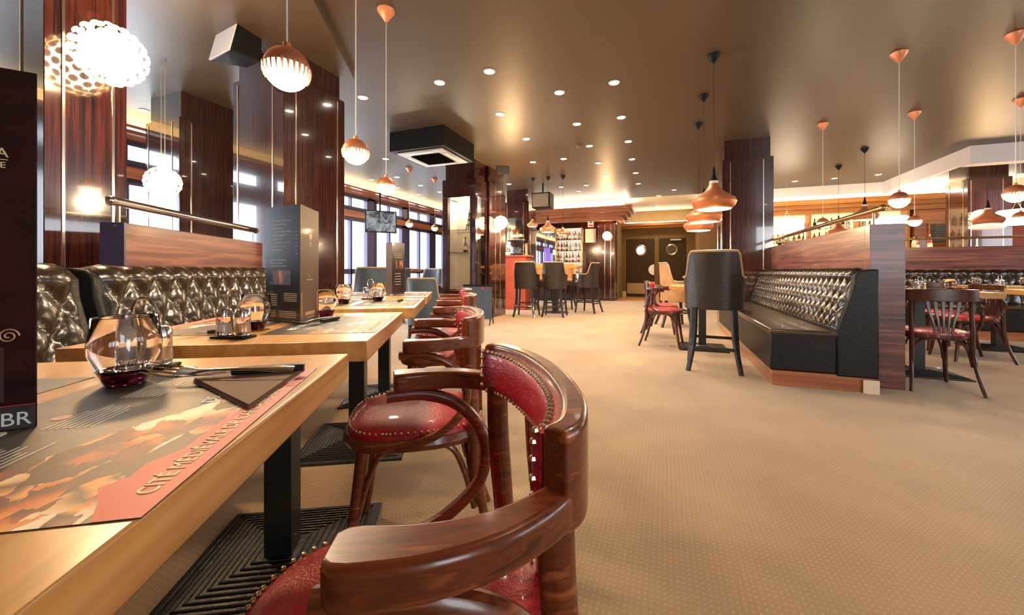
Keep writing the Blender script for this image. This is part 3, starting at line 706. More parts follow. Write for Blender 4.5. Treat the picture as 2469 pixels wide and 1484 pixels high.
for r, q, w, lab in ((-.075, 2.43, 0, 'armchair at the third oak table, only arms and back showing'), (-.07, 3.17, 2, 'farthest armchair of the window-side row')):
    dup(ch1, tw(r, q), CR+R(w), lab)
# chairs with dark stain on the right
dk = make_chair('dark bentwood chair seen from behind at the right-hand table', (1.99, 4.20, 0), R(-4), 'chair_wood_dark', 'dark bentwood armchairs on the right', pad=False)
if 1:
  for x, y, rz, lab in ((3.25, 4.35, 5, 'dark armchair with red seat cut off by the right edge'), (2.95, 5.6, 95, 'dark armchair turned sideways between the right-hand tables'),
                      (3.05, 6.25, 178, 'dark armchair on the far side of the right-hand tables'), (4.4, 5.5, 185, 'dark armchair near the partition at the right edge')):
      dup(dk, (x, y, 0), R(rz), lab)
ar = make_chair('small red-seated armchair standing in the middle of the aisle', at(1600, 700, D=4.98), R(-98), 'chair_wood_dark', 'red-seated aisle armchairs'); ar.location.z = 0
p = cw(.365*5.7+.03, 5.65); dup(ar, (p.x, p.y, 0), R(-85), 'red-seated armchair half hidden behind the aisle armchair')
# ------------------------------------------------------------------ right-hand tables
rt = dining_table('oak table behind the dark bentwood chair on the right', (2.15, 4.72, 0), 0, .75, .75, .75, 'oak tables on the right')
for x, y, lab in ((3.45, 4.95, 'oak table at the right edge beside the dark armchairs'), (2.2, 6.35, 'oak table close to the right partition bench'), (3.7, 6.5, 'oak table in the far right corner by the partition')):
    dup(rt, (x, y, 0), 0, lab)
at_ = dining_table('small pale table beside the aisle armchairs', (.42, 5.30, 0), 0, .7, .7, .75, 'small aisle tables')
# ------------------------------------------------------------------ tufted leather
def tufted(name, L, prof, mat, parent, w=.145, hr=.105, rows=3, top=.11, amp=.032, z_axis=True, X=None, sub=1.0):
    """prof: list of (y, z) from bottom to top of the leaning back, front towards -y; tufts count from the top"""
    pts = sm([(0, y, z) for y, z in prof], 14)
    S = [0]
    for i in range(1, len(pts)): S.append(S[-1]+(pts[i]-pts[i-1]).length)
    tot = S[-1]; nz = int(tot/(hr/9*sub)); nx = int(L/(w/12*sub))
    vs = []; fs = []
    for j in range(nz+1):
        s = tot*j/nz; i = 0
        while i < len(S)-2 and S[i+1] < s: i += 1
        f = (s-S[i])/max(1e-6, S[i+1]-S[i]); p = pts[i].lerp(pts[i+1], f)
        d = (pts[i+1]-pts[i]).normalized(); nn = Vector((0, -d.z, d.y))
        t = tot-s                                   # distance from the top edge
        for k in range(nx+1):
            x = L*k/nx
            if t < top:
                h = abs(sin(pi*x/w))**.5*min(1, (t/top)**.5)
            elif t < top+rows*hr:
                q = (t-top)/(2*hr); h = abs(sin(pi*(x/w+q))*sin(pi*(x/w-q)))**.42
            else:
                off = .5 if rows % 2 else 0; r = (tot-top-rows*hr); u = (t-top-rows*hr)/max(r, 1e-5)
                h = abs(sin(pi*(x/w+off)))**.5*max(0, 1-u)**.4
            e = min(1, x/.03, (L-x)/.03)**.5
            v = p+nn*amp*h*max(0, e)
            vs.append((x, v.y, v.z))
    for j in range(nz):
        for k in range(nx):
            a = j*(nx+1)+k; fs.append((a, a+1, a+nx+2, a+nx+1))
    # closing back sheet
    mb = MB().add(vs, fs, X=X)
    return mb.build(name, mat, parent, ang=80)
def banquette(label, loc, rz, L, seat_d=.52, back_y=0.0, group=None, end=True, rows=3, leather='black_leather', w=.145, H=.935, seat_mat='seat_leather', plinth='cornice_wood'):
    """runs along local x from 0 to L; front towards -y; back plane at y=0"""
    t = thing('banquette', label, 'bench', loc, rz, group)
    pr = [(-.26, .455), (-.235, .55), (-.185, .70), (-.15, .82), (-.145, H-.045), (-.115, H-.008), (-.06, H)]
    tufted('tufted_back', L, pr, leather, t, w=w, rows=rows)
    MB().add([(0, 0, .1), (L, 0, .1), (L, 0, H), (0, 0, H), (0, -.07, H-.004), (L, -.07, H-.004)], [(1, 0, 3, 2), (3, 4, 5, 2)]).build('back_panel', leather, t)
    poly = [(-.26, .11), (-.26, .455), (-.235, .55), (-.185, .70), (-.155, .82), (-.15, H-.045), (-.118, H-.01), (-.06, H), (0, H), (0, .11)]
    for x0, x1 in ((-.035, .012), (L-.012, L+.035)):
        MB().profy([(y, z) for y, z in poly], -x1, -x0, X=Matrix(((0, -1, 0, 0), (1, 0, 0, 0), (0, 0, 1, 0), (0, 0, 0, 1)))).build('side_panel', 'leather_side' if leather != 'blue_leather' else leather, t, bevel=.012)
    d = -.26-seat_d+.02
    MB().box(-.03, L+.03, d, -.255, .12, .425).build('seat_base', 'leather_side' if leather != 'blue_leather' else leather, t, bevel=.015)
    c = MB().box(-.035, L+.035, d-.01, -.235, .405, .455).build('seat_cushion', seat_mat, t, bevel=.022)
    MB().box(-.02, L+.02, d+.012, -.02, 0, .12).build('plinth', plinth, t, bevel=.004)
    return t
# window-side banquettes (turned with the tables): local +x = away from the camera
BR = TROT+R(90)           # local x -> along the row ; local -y -> towards the tables
b0 = tw(-1.58, -.75); b1 = tw(-1.58, 1.90)
banquette('black tufted banquette at far left, nearest the camera', tw(-1.585, -.70), BR, 2.45, seat_d=.42, group='black tufted banquettes', plinth='leather_side')
banquette('long black tufted banquette below the low timber partition on the left', tw(-1.585, 1.88), BR, 1.55, seat_d=.42, group='black tufted banquettes', plinth='leather_side')
# low partition above that banquette with its rail
def rail(label, p0, p1, r=.022, mat='chrome', group=None, posts=((.02, .12), (.98, .12))):
    t = thing('hand_rail', label, 'rail', p0, 0, group); d = Vector(p1)-Vector(p0)
    MB().tube([d*(-.01), d*1.01], r, n=12).build('rail_tube', mat, t)
    for f, dr in posts:
        q = d*f; MB().tube([q, q-Vector((0, 0, dr))], .009, n=8).lathe([(.022, -dr), (.022, -dr+.006), (.001, -dr+.008)], 12, c=q).build('rail_post', mat, t)
    for f in (-.01, 1.01): MB().ball(d*f, r*1.15, 10, 6).build('end_cap', mat, t)
    return t
t = thing('partition', 'low timber partition with a reddish sheen behind the left banquette', 'partition', tw(-1.592, 2.22), BR)
MB().box(.0, 1.43, .0, .10, 0, 1.16).build('panel', 'macassar_h', t, bevel=.004)
MB().box(-.012, 0, -.002, .102, 0, 1.16).build('end_edge', 'frame_blue', t)
rail('polished rail above the low timber partition on the left', tw(-1.63, 2.20, 1.262), tw(-1.63, 3.60, 1.262))
# right-hand bench, its partition and the cross partition
banquette('shiny black tufted leather bench standing end-on in the right half', (1.50, 3.80, 0), R(-90), 0.01, group=None) if False else None
t = banquette('big black tufted leather bench with timber plinth, right of the aisle', (1.50, 7.05, 0), R(-90), 3.25, seat_d=.46, rows=4, w=.125)
MB().box(3.285, 3.30, -.10, -.005, 0, .10).build('skirting', 'cream', t)
t = thing('partition', 'high timber partition behind the right-hand leather bench', 'partition', (1.52, 4.0, 0), 0)
MB().box(0, .05, .061, 3.9, 0, 1.294).build('panel', 'macassar_h', t, bevel=.003)
MB().box(.0, .22, -.03, .06, 0, 1.294).build('end_post', 'macassar_h', t, bevel=.003)
MB().box(.17, .22, .06, 3.9, 0, 1.294).build('panel', 'macassar_h', t, bevel=.003)
MB().box(.05, .17, .06, 3.9, 1.25, 1.290).build('cap', 'macassar_h', t)
t = thing('partition', 'timber partition crossing behind the right-hand tables', 'partition', (1.74, 8.03, 0), 0)
MB().box(0, 8.6, 0, .16, 0, 1.294).build('panel', 'macassar_h', t, bevel=.004)
banquette('black tufted banquette along the cross partition behind the right-hand tables', (1.85, 8.01, 0), 0, 7.6, rows=3, w=.17)
rail('brass rail slanting above the high partition behind the bench', (1.63, 4.08, 1.43), (1.63, 7.8, 1.43), .024, 'brass', posts=((.03, .13), (.5, .13), (.97, .13)))
rail('brass rail running along the cross partition on the right', (1.9, 8.11, 1.43), (10.2, 8.11, 1.43), .018, 'brass', posts=((.03, .13), (.3, .13), (.6, .13), (.97, .13)))

# ------------------------------------------------------------------ upholstered stools and tub chairs
def shell_chair(name, label, cat, loc, rz, zb, zs, zt, group, back='stool_leather', inner='stool_leather', leg='stool_leg', wing=.78, sc=1.0):
    t = thing(name, label, cat, loc, rz, group)
    A = 26; rings = []
    K = 9
    def pos(a, f, off):       # a angle from back, f 0..1 height
        fl = 1+.20*f*f; w = (.205*fl+off); d = (.20*(1+.10*f)+off)
        e = .75; s, c = sin(a), cos(a)
        w += .05*max(0, min(1, (abs(a)-R(52))/R(40)))
        return math.copysign(abs(s)**e, s)*w*1.0, -math.copysign(abs(c)**e, c)*d
    aa = [R(-118)+R(236)*i/A for i in range(A+1)]
    def top(a):
        x = abs(math.degrees(a)); 
        u = max(0, min(1, (x-48)/30)); u = u*u*(3-2*u)
        return zt*(1-u)+(zs+(zt-zs)*(wing-.45))*u-.0*x
    for a in aa:
        tp = top(a); ring = []
        for k in range(K+1):
            z = zb+(tp-zb)*k/K; f = (z-zb)/(zt-zb); x, y = pos(a, f, 0); ring.append((x, y, z))
        for k in range(K, -1, -1):
            z = zb+(tp-zb)*k/K; f = (z-zb)/(zt-zb); x, y = pos(a, f, -.045); ring.append((x, y, z-(.0 if k < K else .004)))
        rings.append(ring)
    n = len(rings[0]); mb = MB()
    vs = [p for r in rings for p in r]; fs = []; mi = []
    for i in range(A):
        for j in range(n):
            fs.append((i*n+j, i*n+(j+1) % n, (i+1)*n+(j+1) % n, (i+1)*n+j)); mi.append(0 if j < K else 1)
    fs.append(tuple(reversed(range(n)))); fs.append(tuple(range(A*n, A*n+n))); mi += [0, 0]
    mb.v, mb.f, mb.m = vs, fs, mi
    sh = mb.build('shell_back', [back, inner], t, bevel=.006, ang=50)
    MB().tube([(pos(a, (top(a)-zb)/(zt-zb), .002)[0]*.985, pos(a, (top(a)-zb)/(zt-zb), .002)[1]*.985, top(a)+.002) for a in aa], .012, n=8).build('piping', 'piping', sh)
    o = [(pos(R(d), .1, -.012)) for d in range(-118, 119, 12)]
    poly = [(x, y) for x, y in o]+[(.20, .205), (-.20, .205)]
    MB().prism([(x*1.0, y) for x, y in poly], zb+.01, zs-.05).build('seat_base', back, t, bevel=.01)
    MB().prism([(x*.93, y*.93+.006) for x, y in poly], zs-.06, zs).build('seat_cushion', inner, t, bevel=.02)
    for sx in (-1, 1):
        MB().tube(sm([(sx*.185, .165, zb+.02), (sx*.200, .185, zb*.5), (sx*.225, .215, 0)]), [.021-.006*i/10 for i in range(11)], rect=True).build('leg', leg, t)
        MB().tube(sm([(sx*.160, -.165, zb+.02), (sx*.170, -.180, zb*.5), (sx*.215, -.245, 0)]), [.022-.005*i/10 for i in range(11)], rect=True).build('leg', leg, t)
    if zb > .4:
        for z, q in ((.21, -1), (.26, 1)):
            MB().tube([(-.19, q*.196, z), (.19, q*.196, z)], .012, .014, rect=True).build('foot_rail', leg, t)
        for sx in (-1, 1): MB().tube([(sx*.188, -.200, .24), (sx*.208, .19, .24)], .011, .013, rect=True).build('foot_rail', leg, t)
    return t
G = 'high-backed upholstered bar stools'
s1 = shell_chair('bar_stool', 'large charcoal bar stool seen from behind, in front of the bench', 'bar stool', cw(1.935, 3.82), R(-5), .565, .74, 1.105, G, inner='tan_leather')
if 0: dup(s1, pq, R(-62), 'second charcoal bar stool, turned sideways close behind the large one')
s2 = shell_chair('bar_stool', 'brown bar stool with tan lining, left one of the pair by the bar', 'bar stool', cw(.30, 8.2), R(5), .565, .74, 1.105, G, inner='tan_leather')
for X, D, rz, lab in ((.875, 8.2, 5, 'brown bar stool with tan lining, right one of the pair by the bar'), (1.72, 8.95, 75, 'tan bar stool turned sideways at the right end of the bar table'),
                      (.80, 9.70, 190, 'tan bar stool on the far side of the bar table, left'), (1.32, 9.85, 178, 'tan bar stool on the far side of the bar table, right')):
    p = cw(X, D); dup(s2, p, R(rz), lab)
def high_table(label, loc, rz, sx, sy, h=1.05, group='high tables'):
    t = thing('high_table', label, 'table', loc, rz, group)
    MB().box(-sx/2, sx/2, -sy/2, sy/2, h-.06, h).build('tabletop', 'oak', t, bevel=.004)
    MB().box(-.06, .06, -.06, .06, .03, h-.06).build('pedestal', 'iron', t, bevel=.004)
    MB().lathe([(.001, 0), (.30, 0), (.30, .012), (.06, .04), (.001, .04)], 8).build('base_plate', 'iron', t)
    return t
p = cw(.98, 8.95); high_table('high oak bar table between the brown and tan bar stools', p, R(0), 1.1, .6)
tub = shell_chair('tub_chair', 'tan winged chair in side view beyond the aisle armchairs', 'tub chair', cw(2.72, 6.7), R(-75), .42, .6, 1.06, 'tan winged chairs', back='tan_leather', inner='stool_leather')
bt = shell_chair('tub_chair', 'slate blue tub chair with its back to the tumblers on the third table', 'tub chair', cw(-2.0, 5.7), R(40), .30, .47, .97, 'slate blue tub chairs by the windows', back='blue_leather', inner='blue_leather')
for X, D, rz, lab in ((-1.08, 4.95, 15, 'low slate blue tub chair right of the far menu'), (-2.1, 7.3, 100, 'slate blue tub chair close to the street doors, left'),
                      (-1.65, 7.9, 180, 'slate blue tub chair in front of the street doors, middle'), ):
    p = cw(X, D); dup(bt, p, R(rz), lab, scale=.86 if D < 5 else None)
p = cw(-2.45, 8.6); ht = high_table('high table among the slate blue chairs by the street doors', p, R(20), .8, .8, .98)
banquette('slate blue tufted bench end beside the bottle cabinet', cw(-1.10, 6.6), R(21-70), .9, group=None, leather='blue_leather', H=1.15, seat_mat='blue_leather') if False else None

# ------------------------------------------------------------------ bottles and glassware
def bottle(label, loc, h, r, mat, group, kind=0):
    pr = [[(.9, 0), (1, .02), (1, .55), (.85, .64), (.36, .74), (.34, .97), (.40, .975), (.40, 1)],
          [(.9, 0), (1, .03), (1, .70), (.5, .80), (.32, .84), (.32, 1)],
          [(.8, 0), (.95, .1), (1, .5), (.6, .65), (.28, .75), (.28, .96), (.38, .965), (.38, 1)]][kind]
    t = MB().lathe([(a*r, b*h) for a, b in pr], 12, cap=True).build('bottle', mat)
    t.location = loc; tag(t, label, 'bottle', group)
    if h > .15:
        MB().lathe([(r*1.01, h*.18), (r*1.01, h*.42)], 12).build('label', random.choice(['paper', 'ink_cream', 'ink_gold']), t)
        MB().lathe([(.40*r, h*.93), (.41*r, h*1.005), (.001, h*1.006)], 10).build('cap', random.choice(['black', 'ink_gold', 'mat_red']), t)
    return t
BM = ['bottle_dark', 'bottle_amber', 'bottle_clear', 'bottle_red', 'bottle_dark']
protos = [bottle('x', (0, 0, -5), h, r, m, 'x', k) for h, r, m, k in ((.30, .038, 'bottle_dark', 0), (.27, .042, 'bottle_amber', 1), (.29, .036, 'bottle_clear', 2), (.31, .037, 'bottle_red', 0), (.25, .045, 'bottle_clear', 1), (.28, .04, 'bottle_amber', 2))]
def put_bottle(loc, label, group, k=None, rz=0):
    return dup(protos[random.randrange(6) if k is None else k], loc, rz, label, group)
# glass-fronted cabinet on the column
c = thing('display_cabinet', 'glass display cabinet with a few bottles built against the dark column', 'cabinet', (-3.94, 6.58, 0), 0)
w, d = .70, .51
MB().box(0, w, 0, d, 0, .56).build('base', 'macassar', c, bevel=.003)
MB().box(0, w, 0, d, 2.31, 2.645).build('header', 'macassar', c, bevel=.003)
MB().box(.04, w-.04, .05, d, 2.645, CH).build('crown', 'macassar', c, bevel=.003)
for x0, x1, y0, y1 in ((0, .11, 0, .10), (w-.12, w, 0, .08), (w-.10, w, d-.06, d), (0, .04, .1, d)):
    MB().box(x0, x1, y0, y1, .56, 2.31).build('post', 'macassar', c, bevel=.003)
MB().box(.04, w-.1, d-.03, d, .56, 1.68).build('back_panel', 'cream', c)
MB().box(.04, w-.1, d-.03, d, 1.68, 2.31).build('pale_mirror_back', 'pale_back', c)  # a mirror whose bright reflection is put into the pale colour
MB().box(.041, .05, .1, d-.03, .57, 2.30).build('side_lining', 'cream', c)
for z in (1.28, 1.70): MB().box(.05, w-.01, .02, d-.03, z-.008, z).build('glass_shelf', 'glass', c)
MB().box(.11, w-.12, .01, .016, .56, 2.31).build('glass_door', 'pane', c)
MB().box(w-.016, w-.01, .08, d-.06, .56, 2.31).build('glass_door', 'pane', c)
l = bpy.data.lights.new('cabinet_light', 'POINT'); l.energy = 14; l.color = (1, .85, .62); l.shadow_soft_size = .06
o = bpy.data.objects.new('cabinet_light', l); COL.objects.link(o); o.parent = c; o.location = (.35, .25, 2.2)
# tower-shaped bottle
t = MB()
for k in range(4):
    a = k*pi/2+pi/4
    t.tube(sm([(.075*cos(a), .075*sin(a), 0), (.035*cos(a), .035*sin(a), .12), (.012*cos(a), .012*sin(a), .30), (0, 0, .46)]), [.011-.0007*i for i in range(16)], n=6)
for z, r in ((.10, .045), (.20, .028)): t.box(-r, r, -r, r, z, z+.015)
o = t.build('tower_bottle', 'bottle_dark'); o.location = (-3.50, 6.83, 1.70); tag(o, 'bottle in the shape of an iron lattice tower on the top shelf of the cabinet', 'bottle')
b = put_bottle((-3.60, 6.86, 1.28), 'dark wine bottle alone on the middle shelf of the glass cabinet', 'bottles in the glass cabinet', 0)
b = put_bottle((-3.38, 6.88, 1.28), 'taller dark bottle at the right side pane of the glass cabinet', 'bottles in the glass cabinet', 0); b.scale = (1.2, 1.2, 1.3)
b = put_bottle((-3.44, 6.80, .56), 'pale bottle at the bottom of the glass cabinet', 'bottles in the glass cabinet', 2)
# mirrored shelf on the bar column
c = thing('mirror_shelf', 'mirrored niche with small shelf on the column above the terracotta bar', 'shelf', (-3.75, 9.47, 0), 0)
MB().box(0, .42, -.004, .01, 1.38, 2.28).build('mirror_panel', 'mirror', c)
for z in (1.38, 1.72): MB().box(0, .42, -.10, -.004, z, z+.012).build('glass_shelf', 'steel', c)
for i in range(5): put_bottle((-3.70+i*.08, 9.41, 1.732), 'bottle in the row on the mirrored column shelf', 'bottles on the mirrored column shelf')
# bar counter
c = thing('bar_counter', 'terracotta panelled bar front below the mirrored column', 'bar counter', (-4.6, 8.98, 0), 0)
MB().box(0, 1.50, 0, .38, 0, 1.27).build('front_panel', 'terracotta', c, bevel=.006)
MB().box(-.03, 1.58, -.05, .40, 1.27, 1.31).build('counter_top', 'terracotta', c, bevel=.006)
t = thing('beer_tap', 'brass beer tap tower on the right end of the terracotta bar', 'beer tap', (-3.13, 9.14, 1.31), 0)
MB().lathe([(.05, 0), (.05, .02), (.028, .03), (.028, .26), (.035, .28), (.001, .30)], 16).build('tower', 'copper', t)
for dx in (-.05, .05):
    MB().tube([(0, 0, .24), (dx, -.04, .25)], .008, n=8).build('spout', 'brass', t)
    MB().lathe([(.01, 0), (.018, .08), (.004, .10)], 10, c=(dx, -.05, .26), cap=True).build('tap_handle', 'black', t)
t = thing('potted_plant', 'spiky pale agave-like plant on the terracotta bar top', 'plant', (-3.60, 9.10, 1.31), 0)
MB().lathe([(.05, 0), (.07, .09), (.065, .09), (.001, .08)], 16).build('pot', 'white_plastic', t)
lf = MB()
for k in range(16):
    a = k*2.4; e = .6+.5*(k % 4)/4; r = Vector((cos(a)*cos(e), sin(a)*cos(e), sin(e)))
    lf.tube([r*.0+Vector((0, 0, .08)), r*.10+Vector((0, 0, .09)), r*.22+Vector((0, 0, .08))], [.010, .012, .001], [.003, .003, .001], n=6)
lf.build('leaves', plain('pale_green_leaves', (.45, .52, .40), .5), t)
for k, x in enumerate((-4.3, -4.1, -3.9)): put_bottle((x, 9.12, 1.31), 'bottle on the hidden left stretch of the terracotta bar', 'bottles on the terracotta bar')
# lit bottle niche in the far wall
c = thing('bottle_rack', 'backlit niche full of bottles in the far wall right of the bar', 'shelf', (-3.36, 12.72, 0), 0)
MB().box(0, .04, 0, .28, .50, 2.34).build('side', 'brass', c); MB().box(.86, .90, 0, .28, .50, 2.34).build('side', 'brass', c)
MB().box(.04, .86, .25, .28, .50, 2.34).build('backlit_panel', 'dim_pane', c)
for z in (.50, .86, 1.22, 1.58, 1.94, 2.32): MB().box(.04, .86, 0, .26, z, z+.018).build('rack_shelf', 'macassar', c)
RN = ['bottom', 'second', 'middle', 'fourth', 'top']
for j, z in enumerate((.518, .878, 1.238, 1.598, 1.958)):
    for i in range(8): put_bottle((-3.28+i*.098+random.uniform(-.012, .012), 12.80+random.uniform(-.03, .05), z), 'bottle on the %s shelf of the backlit far-wall niche' % RN[j], 'bottles on the %s shelf of the far-wall niche' % RN[j])
# mirror panel, its purple reflection put in as a glowing sheet
c = thing('wall_mirror', 'tall mirror panel with a purple reflection between chrome strips on the far wall', 'mirror', (-4.10, 12.97, 0), 0)
MB().box(0, .70, 0, .02, .9, 2.35).build('mirror_panel', 'mirror', c)
MB().box(.28, .50, -.01, 0, 1.05, 1.72).build('purple_reflection', 'purple', c, bevel=.003)
for x in (0, .34, .70): MB().box(x-.012, x+.012, -.02, 0, .1, 2.4).build('chrome_strip', 'chrome', c)
# paper notices
def notice(label, x0, x1, z0, z1, lines=6, crest=False):
    t = thing('notice', label, 'notice', ((x0+x1)/2, 12.985, (z0+z1)/2), 0); w, h = (x1-x0)/2, (z1-z0)/2
    MB().box(-w, w, -.004, .004, -h, h).build('sheet', 'paper', t)
    if crest:
        MB().lathe([(.001, 0), (w*.62, 0)], 20, X=Matrix.Translation((0, -.006, h*.25)) @ Matrix.Rotation(R(90), 4, 'X')).build('blue_disc', plain('notice_blue', (.03, .05, .2), .5), t)
        MB().box(-w*.7, w*.7, -.007, -.004, -h*.8, -h*.45).build('red_bar', 'mat_red', t)
    else:
        mb = MB()
        for k in range(lines): mb.box(-w*.8, w*(.8-.25*(k % 3 == 2)), -.006, -.004, h*.8-k*h*1.6/lines-.01, h*.8-k*h*1.6/lines)
        mb.build('printed_lines', 'ink_grey', t)
notice('small square notice with a blue disc high on the far wall', -2.34, -2.15, 2.36, 2.66, crest=True)
notice('white printed notice below the small blue one on the far wall', -2.42, -2.08, 1.86, 2.30)
# back bar on the right
c = thing('back_bar_shelf', 'brightly backlit bottle shelves of the back bar on the right', 'shelf', (1.5, 12.62, 0), 0)
MB().box(0, 4.1, .30, .36, .3, 2.44).build('backlit_panel', 'shelf_pane', c)
for z in (1.30, 1.66, 2.02): MB().box(0, 4.1, 0, .32, z-.02, z).build('shelf_board', 'glass', c)
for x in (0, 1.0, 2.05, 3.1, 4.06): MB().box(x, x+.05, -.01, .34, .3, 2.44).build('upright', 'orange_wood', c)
MB().box(0, 4.1, -.1, .34, .3, 1.1).build('lower_cabinet', 'macassar_h', c, bevel=.004)
BN = ['lower', 'middle', 'upper']
for j, z in enumerate((1.30, 1.66, 2.02)):
    for i in range(34):
        x = 1.6+i*.118
        if any(abs(x-u-.025) < .075 for u in (1.5, 2.5, 3.55, 4.6, 5.56)): continue
        put_bottle((x, 12.78+random.uniform(-.05, .05), z), 'bottle on the %s backlit shelf of the back bar' % BN[j], 'bottles on the %s back bar shelf' % BN[j])
c = thing('bar_cabinet', 'red-brown timber cabinet wall around the chalkboard in the right background', 'cabinet', (5.7, 12.6, 0), 0)
MB().box(0, 1.1, 0, .38, 0, 2.42).build('body', 'cornice_wood', c, bevel=.006)
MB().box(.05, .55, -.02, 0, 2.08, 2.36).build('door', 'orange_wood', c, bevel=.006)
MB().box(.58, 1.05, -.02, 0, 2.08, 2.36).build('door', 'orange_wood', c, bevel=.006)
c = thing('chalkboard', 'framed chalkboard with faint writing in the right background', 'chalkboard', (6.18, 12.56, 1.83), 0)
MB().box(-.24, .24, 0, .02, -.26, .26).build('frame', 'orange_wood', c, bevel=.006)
MB().box(-.21, .21, -.006, 0, -.23, .23).build('slate', 'chalk', c)
mb = MB()
for k in range(7): mb.box(-.13+.01*(k % 3), .13-.02*(k % 4), -.009, -.006, .18-k*.055, .19-k*.055)
mb.build('chalk_lines', 'ink_grey', c)
c = thing('ceiling_speaker', 'black speaker hanging beside the timber cabinet in the right background', 'speaker', (6.75, 12.3, 2.18), 0)
MB().box(-.11, .11, -.1, .1, -.20, .20).build('cabinet', 'black', c, bevel=.008); MB().tube([(0, 0, .2), (0, 0, CH-2.18+.06)], .012, n=8).build('ceiling_pole', 'black', c)
c = thing('red_screen', 'red panel behind the reddish column in the right background', 'panel', (6.6, 11.2, 0), 0)
MB().box(0, .9, 0, .05, 0, 1.9).build('panel', 'terracotta', c, bevel=.006)
c = thing('bar_counter', 'pale back bar counter running behind the cross partition', 'bar counter', (2.2, 10.4, 0), 0)
MB().box(0, 3.05, 0, .6, 0, 1.30).build('body', 'macassar_h', c, bevel=.004)
MB().box(-.04, 3.09, -.05, .65, 1.30, 1.36).build('counter_top', 'white_paint', c, bevel=.006)
for i in range(18): put_bottle((2.4+i*.155+random.uniform(-.04, .04), 10.6+random.uniform(-.05, .1), 1.36), 'bottle standing on the pale back bar counter', 'bottles on the back bar counter')
# easel board
p = at(1181, 785, z=0)
c = thing('sign_board', 'dark free-standing board at the foot of the glass cabinet', 'sign', (p.x-.24, p.y+.02, 0), R(4))
MB().box(-.26, .26, -.012, .012, .10, .68).build('panel', 'blue_leather', c, bevel=.004)
MB().box(-.27, .27, -.018, .018, .66, .69).build('top_rail', 'black', c)
MB().lathe([(.001, 0), (.022, 0)], 16, X=Matrix.Translation((.10, -.02, .63)) @ Matrix.Rotation(R(90), 4, 'X')).build('red_badge', 'mat_red', c)
for x in (-.24, .24): MB().tube([(x, -.0, .12), (x, -.06, 0)], .010, n=8).tube([(x, .0, .5), (x, .14, 0)], .010, n=8).build('leg', 'black', c)
# television
p = at(919, 536, D=9.4)
c = thing('television', 'flat television on a bracket in front of the street windows', 'television', p, R(21+28))
MB().box(-.36, .36, 0, .05, -.25, .27).build('casing', 'black', c, bevel=.006)
MB().box(-.335, .335, -.004, 0, -.225, .245).build('screen', 'screen', c)
MB().tube([(0, .05, 0), (0, .16, 0), (0, .16, CH-p.z)], .02, n=8).build('ceiling_bracket', 'black', c)

# ------------------------------------------------------------------ things on the tables
TZ = .75
def tumbler(label, loc, rz=0):
    t = thing('glass_tumbler', label, 'glass', loc, rz, 'tumblers with dark bases')
    o = [(.001, .012), (.024, .012), (.030, .020), (.041, .045), (.0425, .062), (.038, .100), (.0365, .1015), (.0355, .100), (.0400, .062), (.0385, .046), (.028, .024), (.001, .022)]
    MB().lathe(o, 40).build('glass_bowl', 'glass', t, ang=60)
    MB().lathe([(.001, 0), (.022, 0), (.025, .004), (.0315, .020), (.0335, .0235), (.028, .0215), (.001, .0205)], 40).build('dark_base', 'amber_glass', t, ang=60)
    return t
g1 = tumbler('large foreground tumbler beside the fork on the nearest table', at(303, 905, D=.60)); g1.location.z = TZ+.0012
for x, D, lab in ((615, 1.17, 'tumbler left of the standing menu on the second table'), (786, 1.50, 'tumbler half hidden behind the standing menu'),
                  (829, 2.10, 'left tumbler on the third table'), (911, 2.28, 'right tumbler on the third table, before the small cruet')):
    p = P(x, D, TZ+.0012); dup(g1, p, 0, lab)
def cruet(label, loc, rz):
    t = thing('cruet_set', label, 'cruet set', loc, rz, 'salt and pepper cruet sets')
    MB().box(-.048, .048, -.024, .024, 0, .006).build('tray', 'black', t, bevel=.003)
    hd = sm([(-.004, 0, .006), (-.006, 0, .06), (-.014, 0, .082), (-.018, 0, .10), (-.012, 0, .118), (0, 0, .124), (.012, 0, .118), (.018, 0, .10), (.014, 0, .082), (.006, 0, .06), (.004, 0, .006)], 5)
    MB().tube(hd, .0025, n=8, up=(0, 1, 0)).build('loop_handle', 'chrome', t)
    for sx, fill in ((-1, 'paper'), (1, 'ink_gold')):
        j = MB().lathe([(.001, .008), (.017, .008), (.019, .014), (.0175, .055), (.0165, .055), (.017, .018), (.001, .014)], 24, c=(sx*.026, 0, 0)).build('jar', 'glass', t)
        MB().lathe([(.0155, .017), (.0155, .036), (.001, .038)], 20, c=(sx*.026, 0, 0), cap=True).build('contents', fill, j)
        MB().lathe([(.0185, .054), (.0185, .064), (.015, .073), (.001, .075)], 24, c=(sx*.026, 0, 0)).build('lid', 'chrome', j)
    return t
cr = cruet('cruet set seen through the foreground tumbler', P(346, .70, TZ), YAW+R(5))
dup(cr, P(563, 1.02, TZ), YAW+R(-8), 'cruet set in the middle of the second table')
dup(cr, P(893, 2.42, TZ), YAW, 'cruet set behind the right tumbler on the third table')
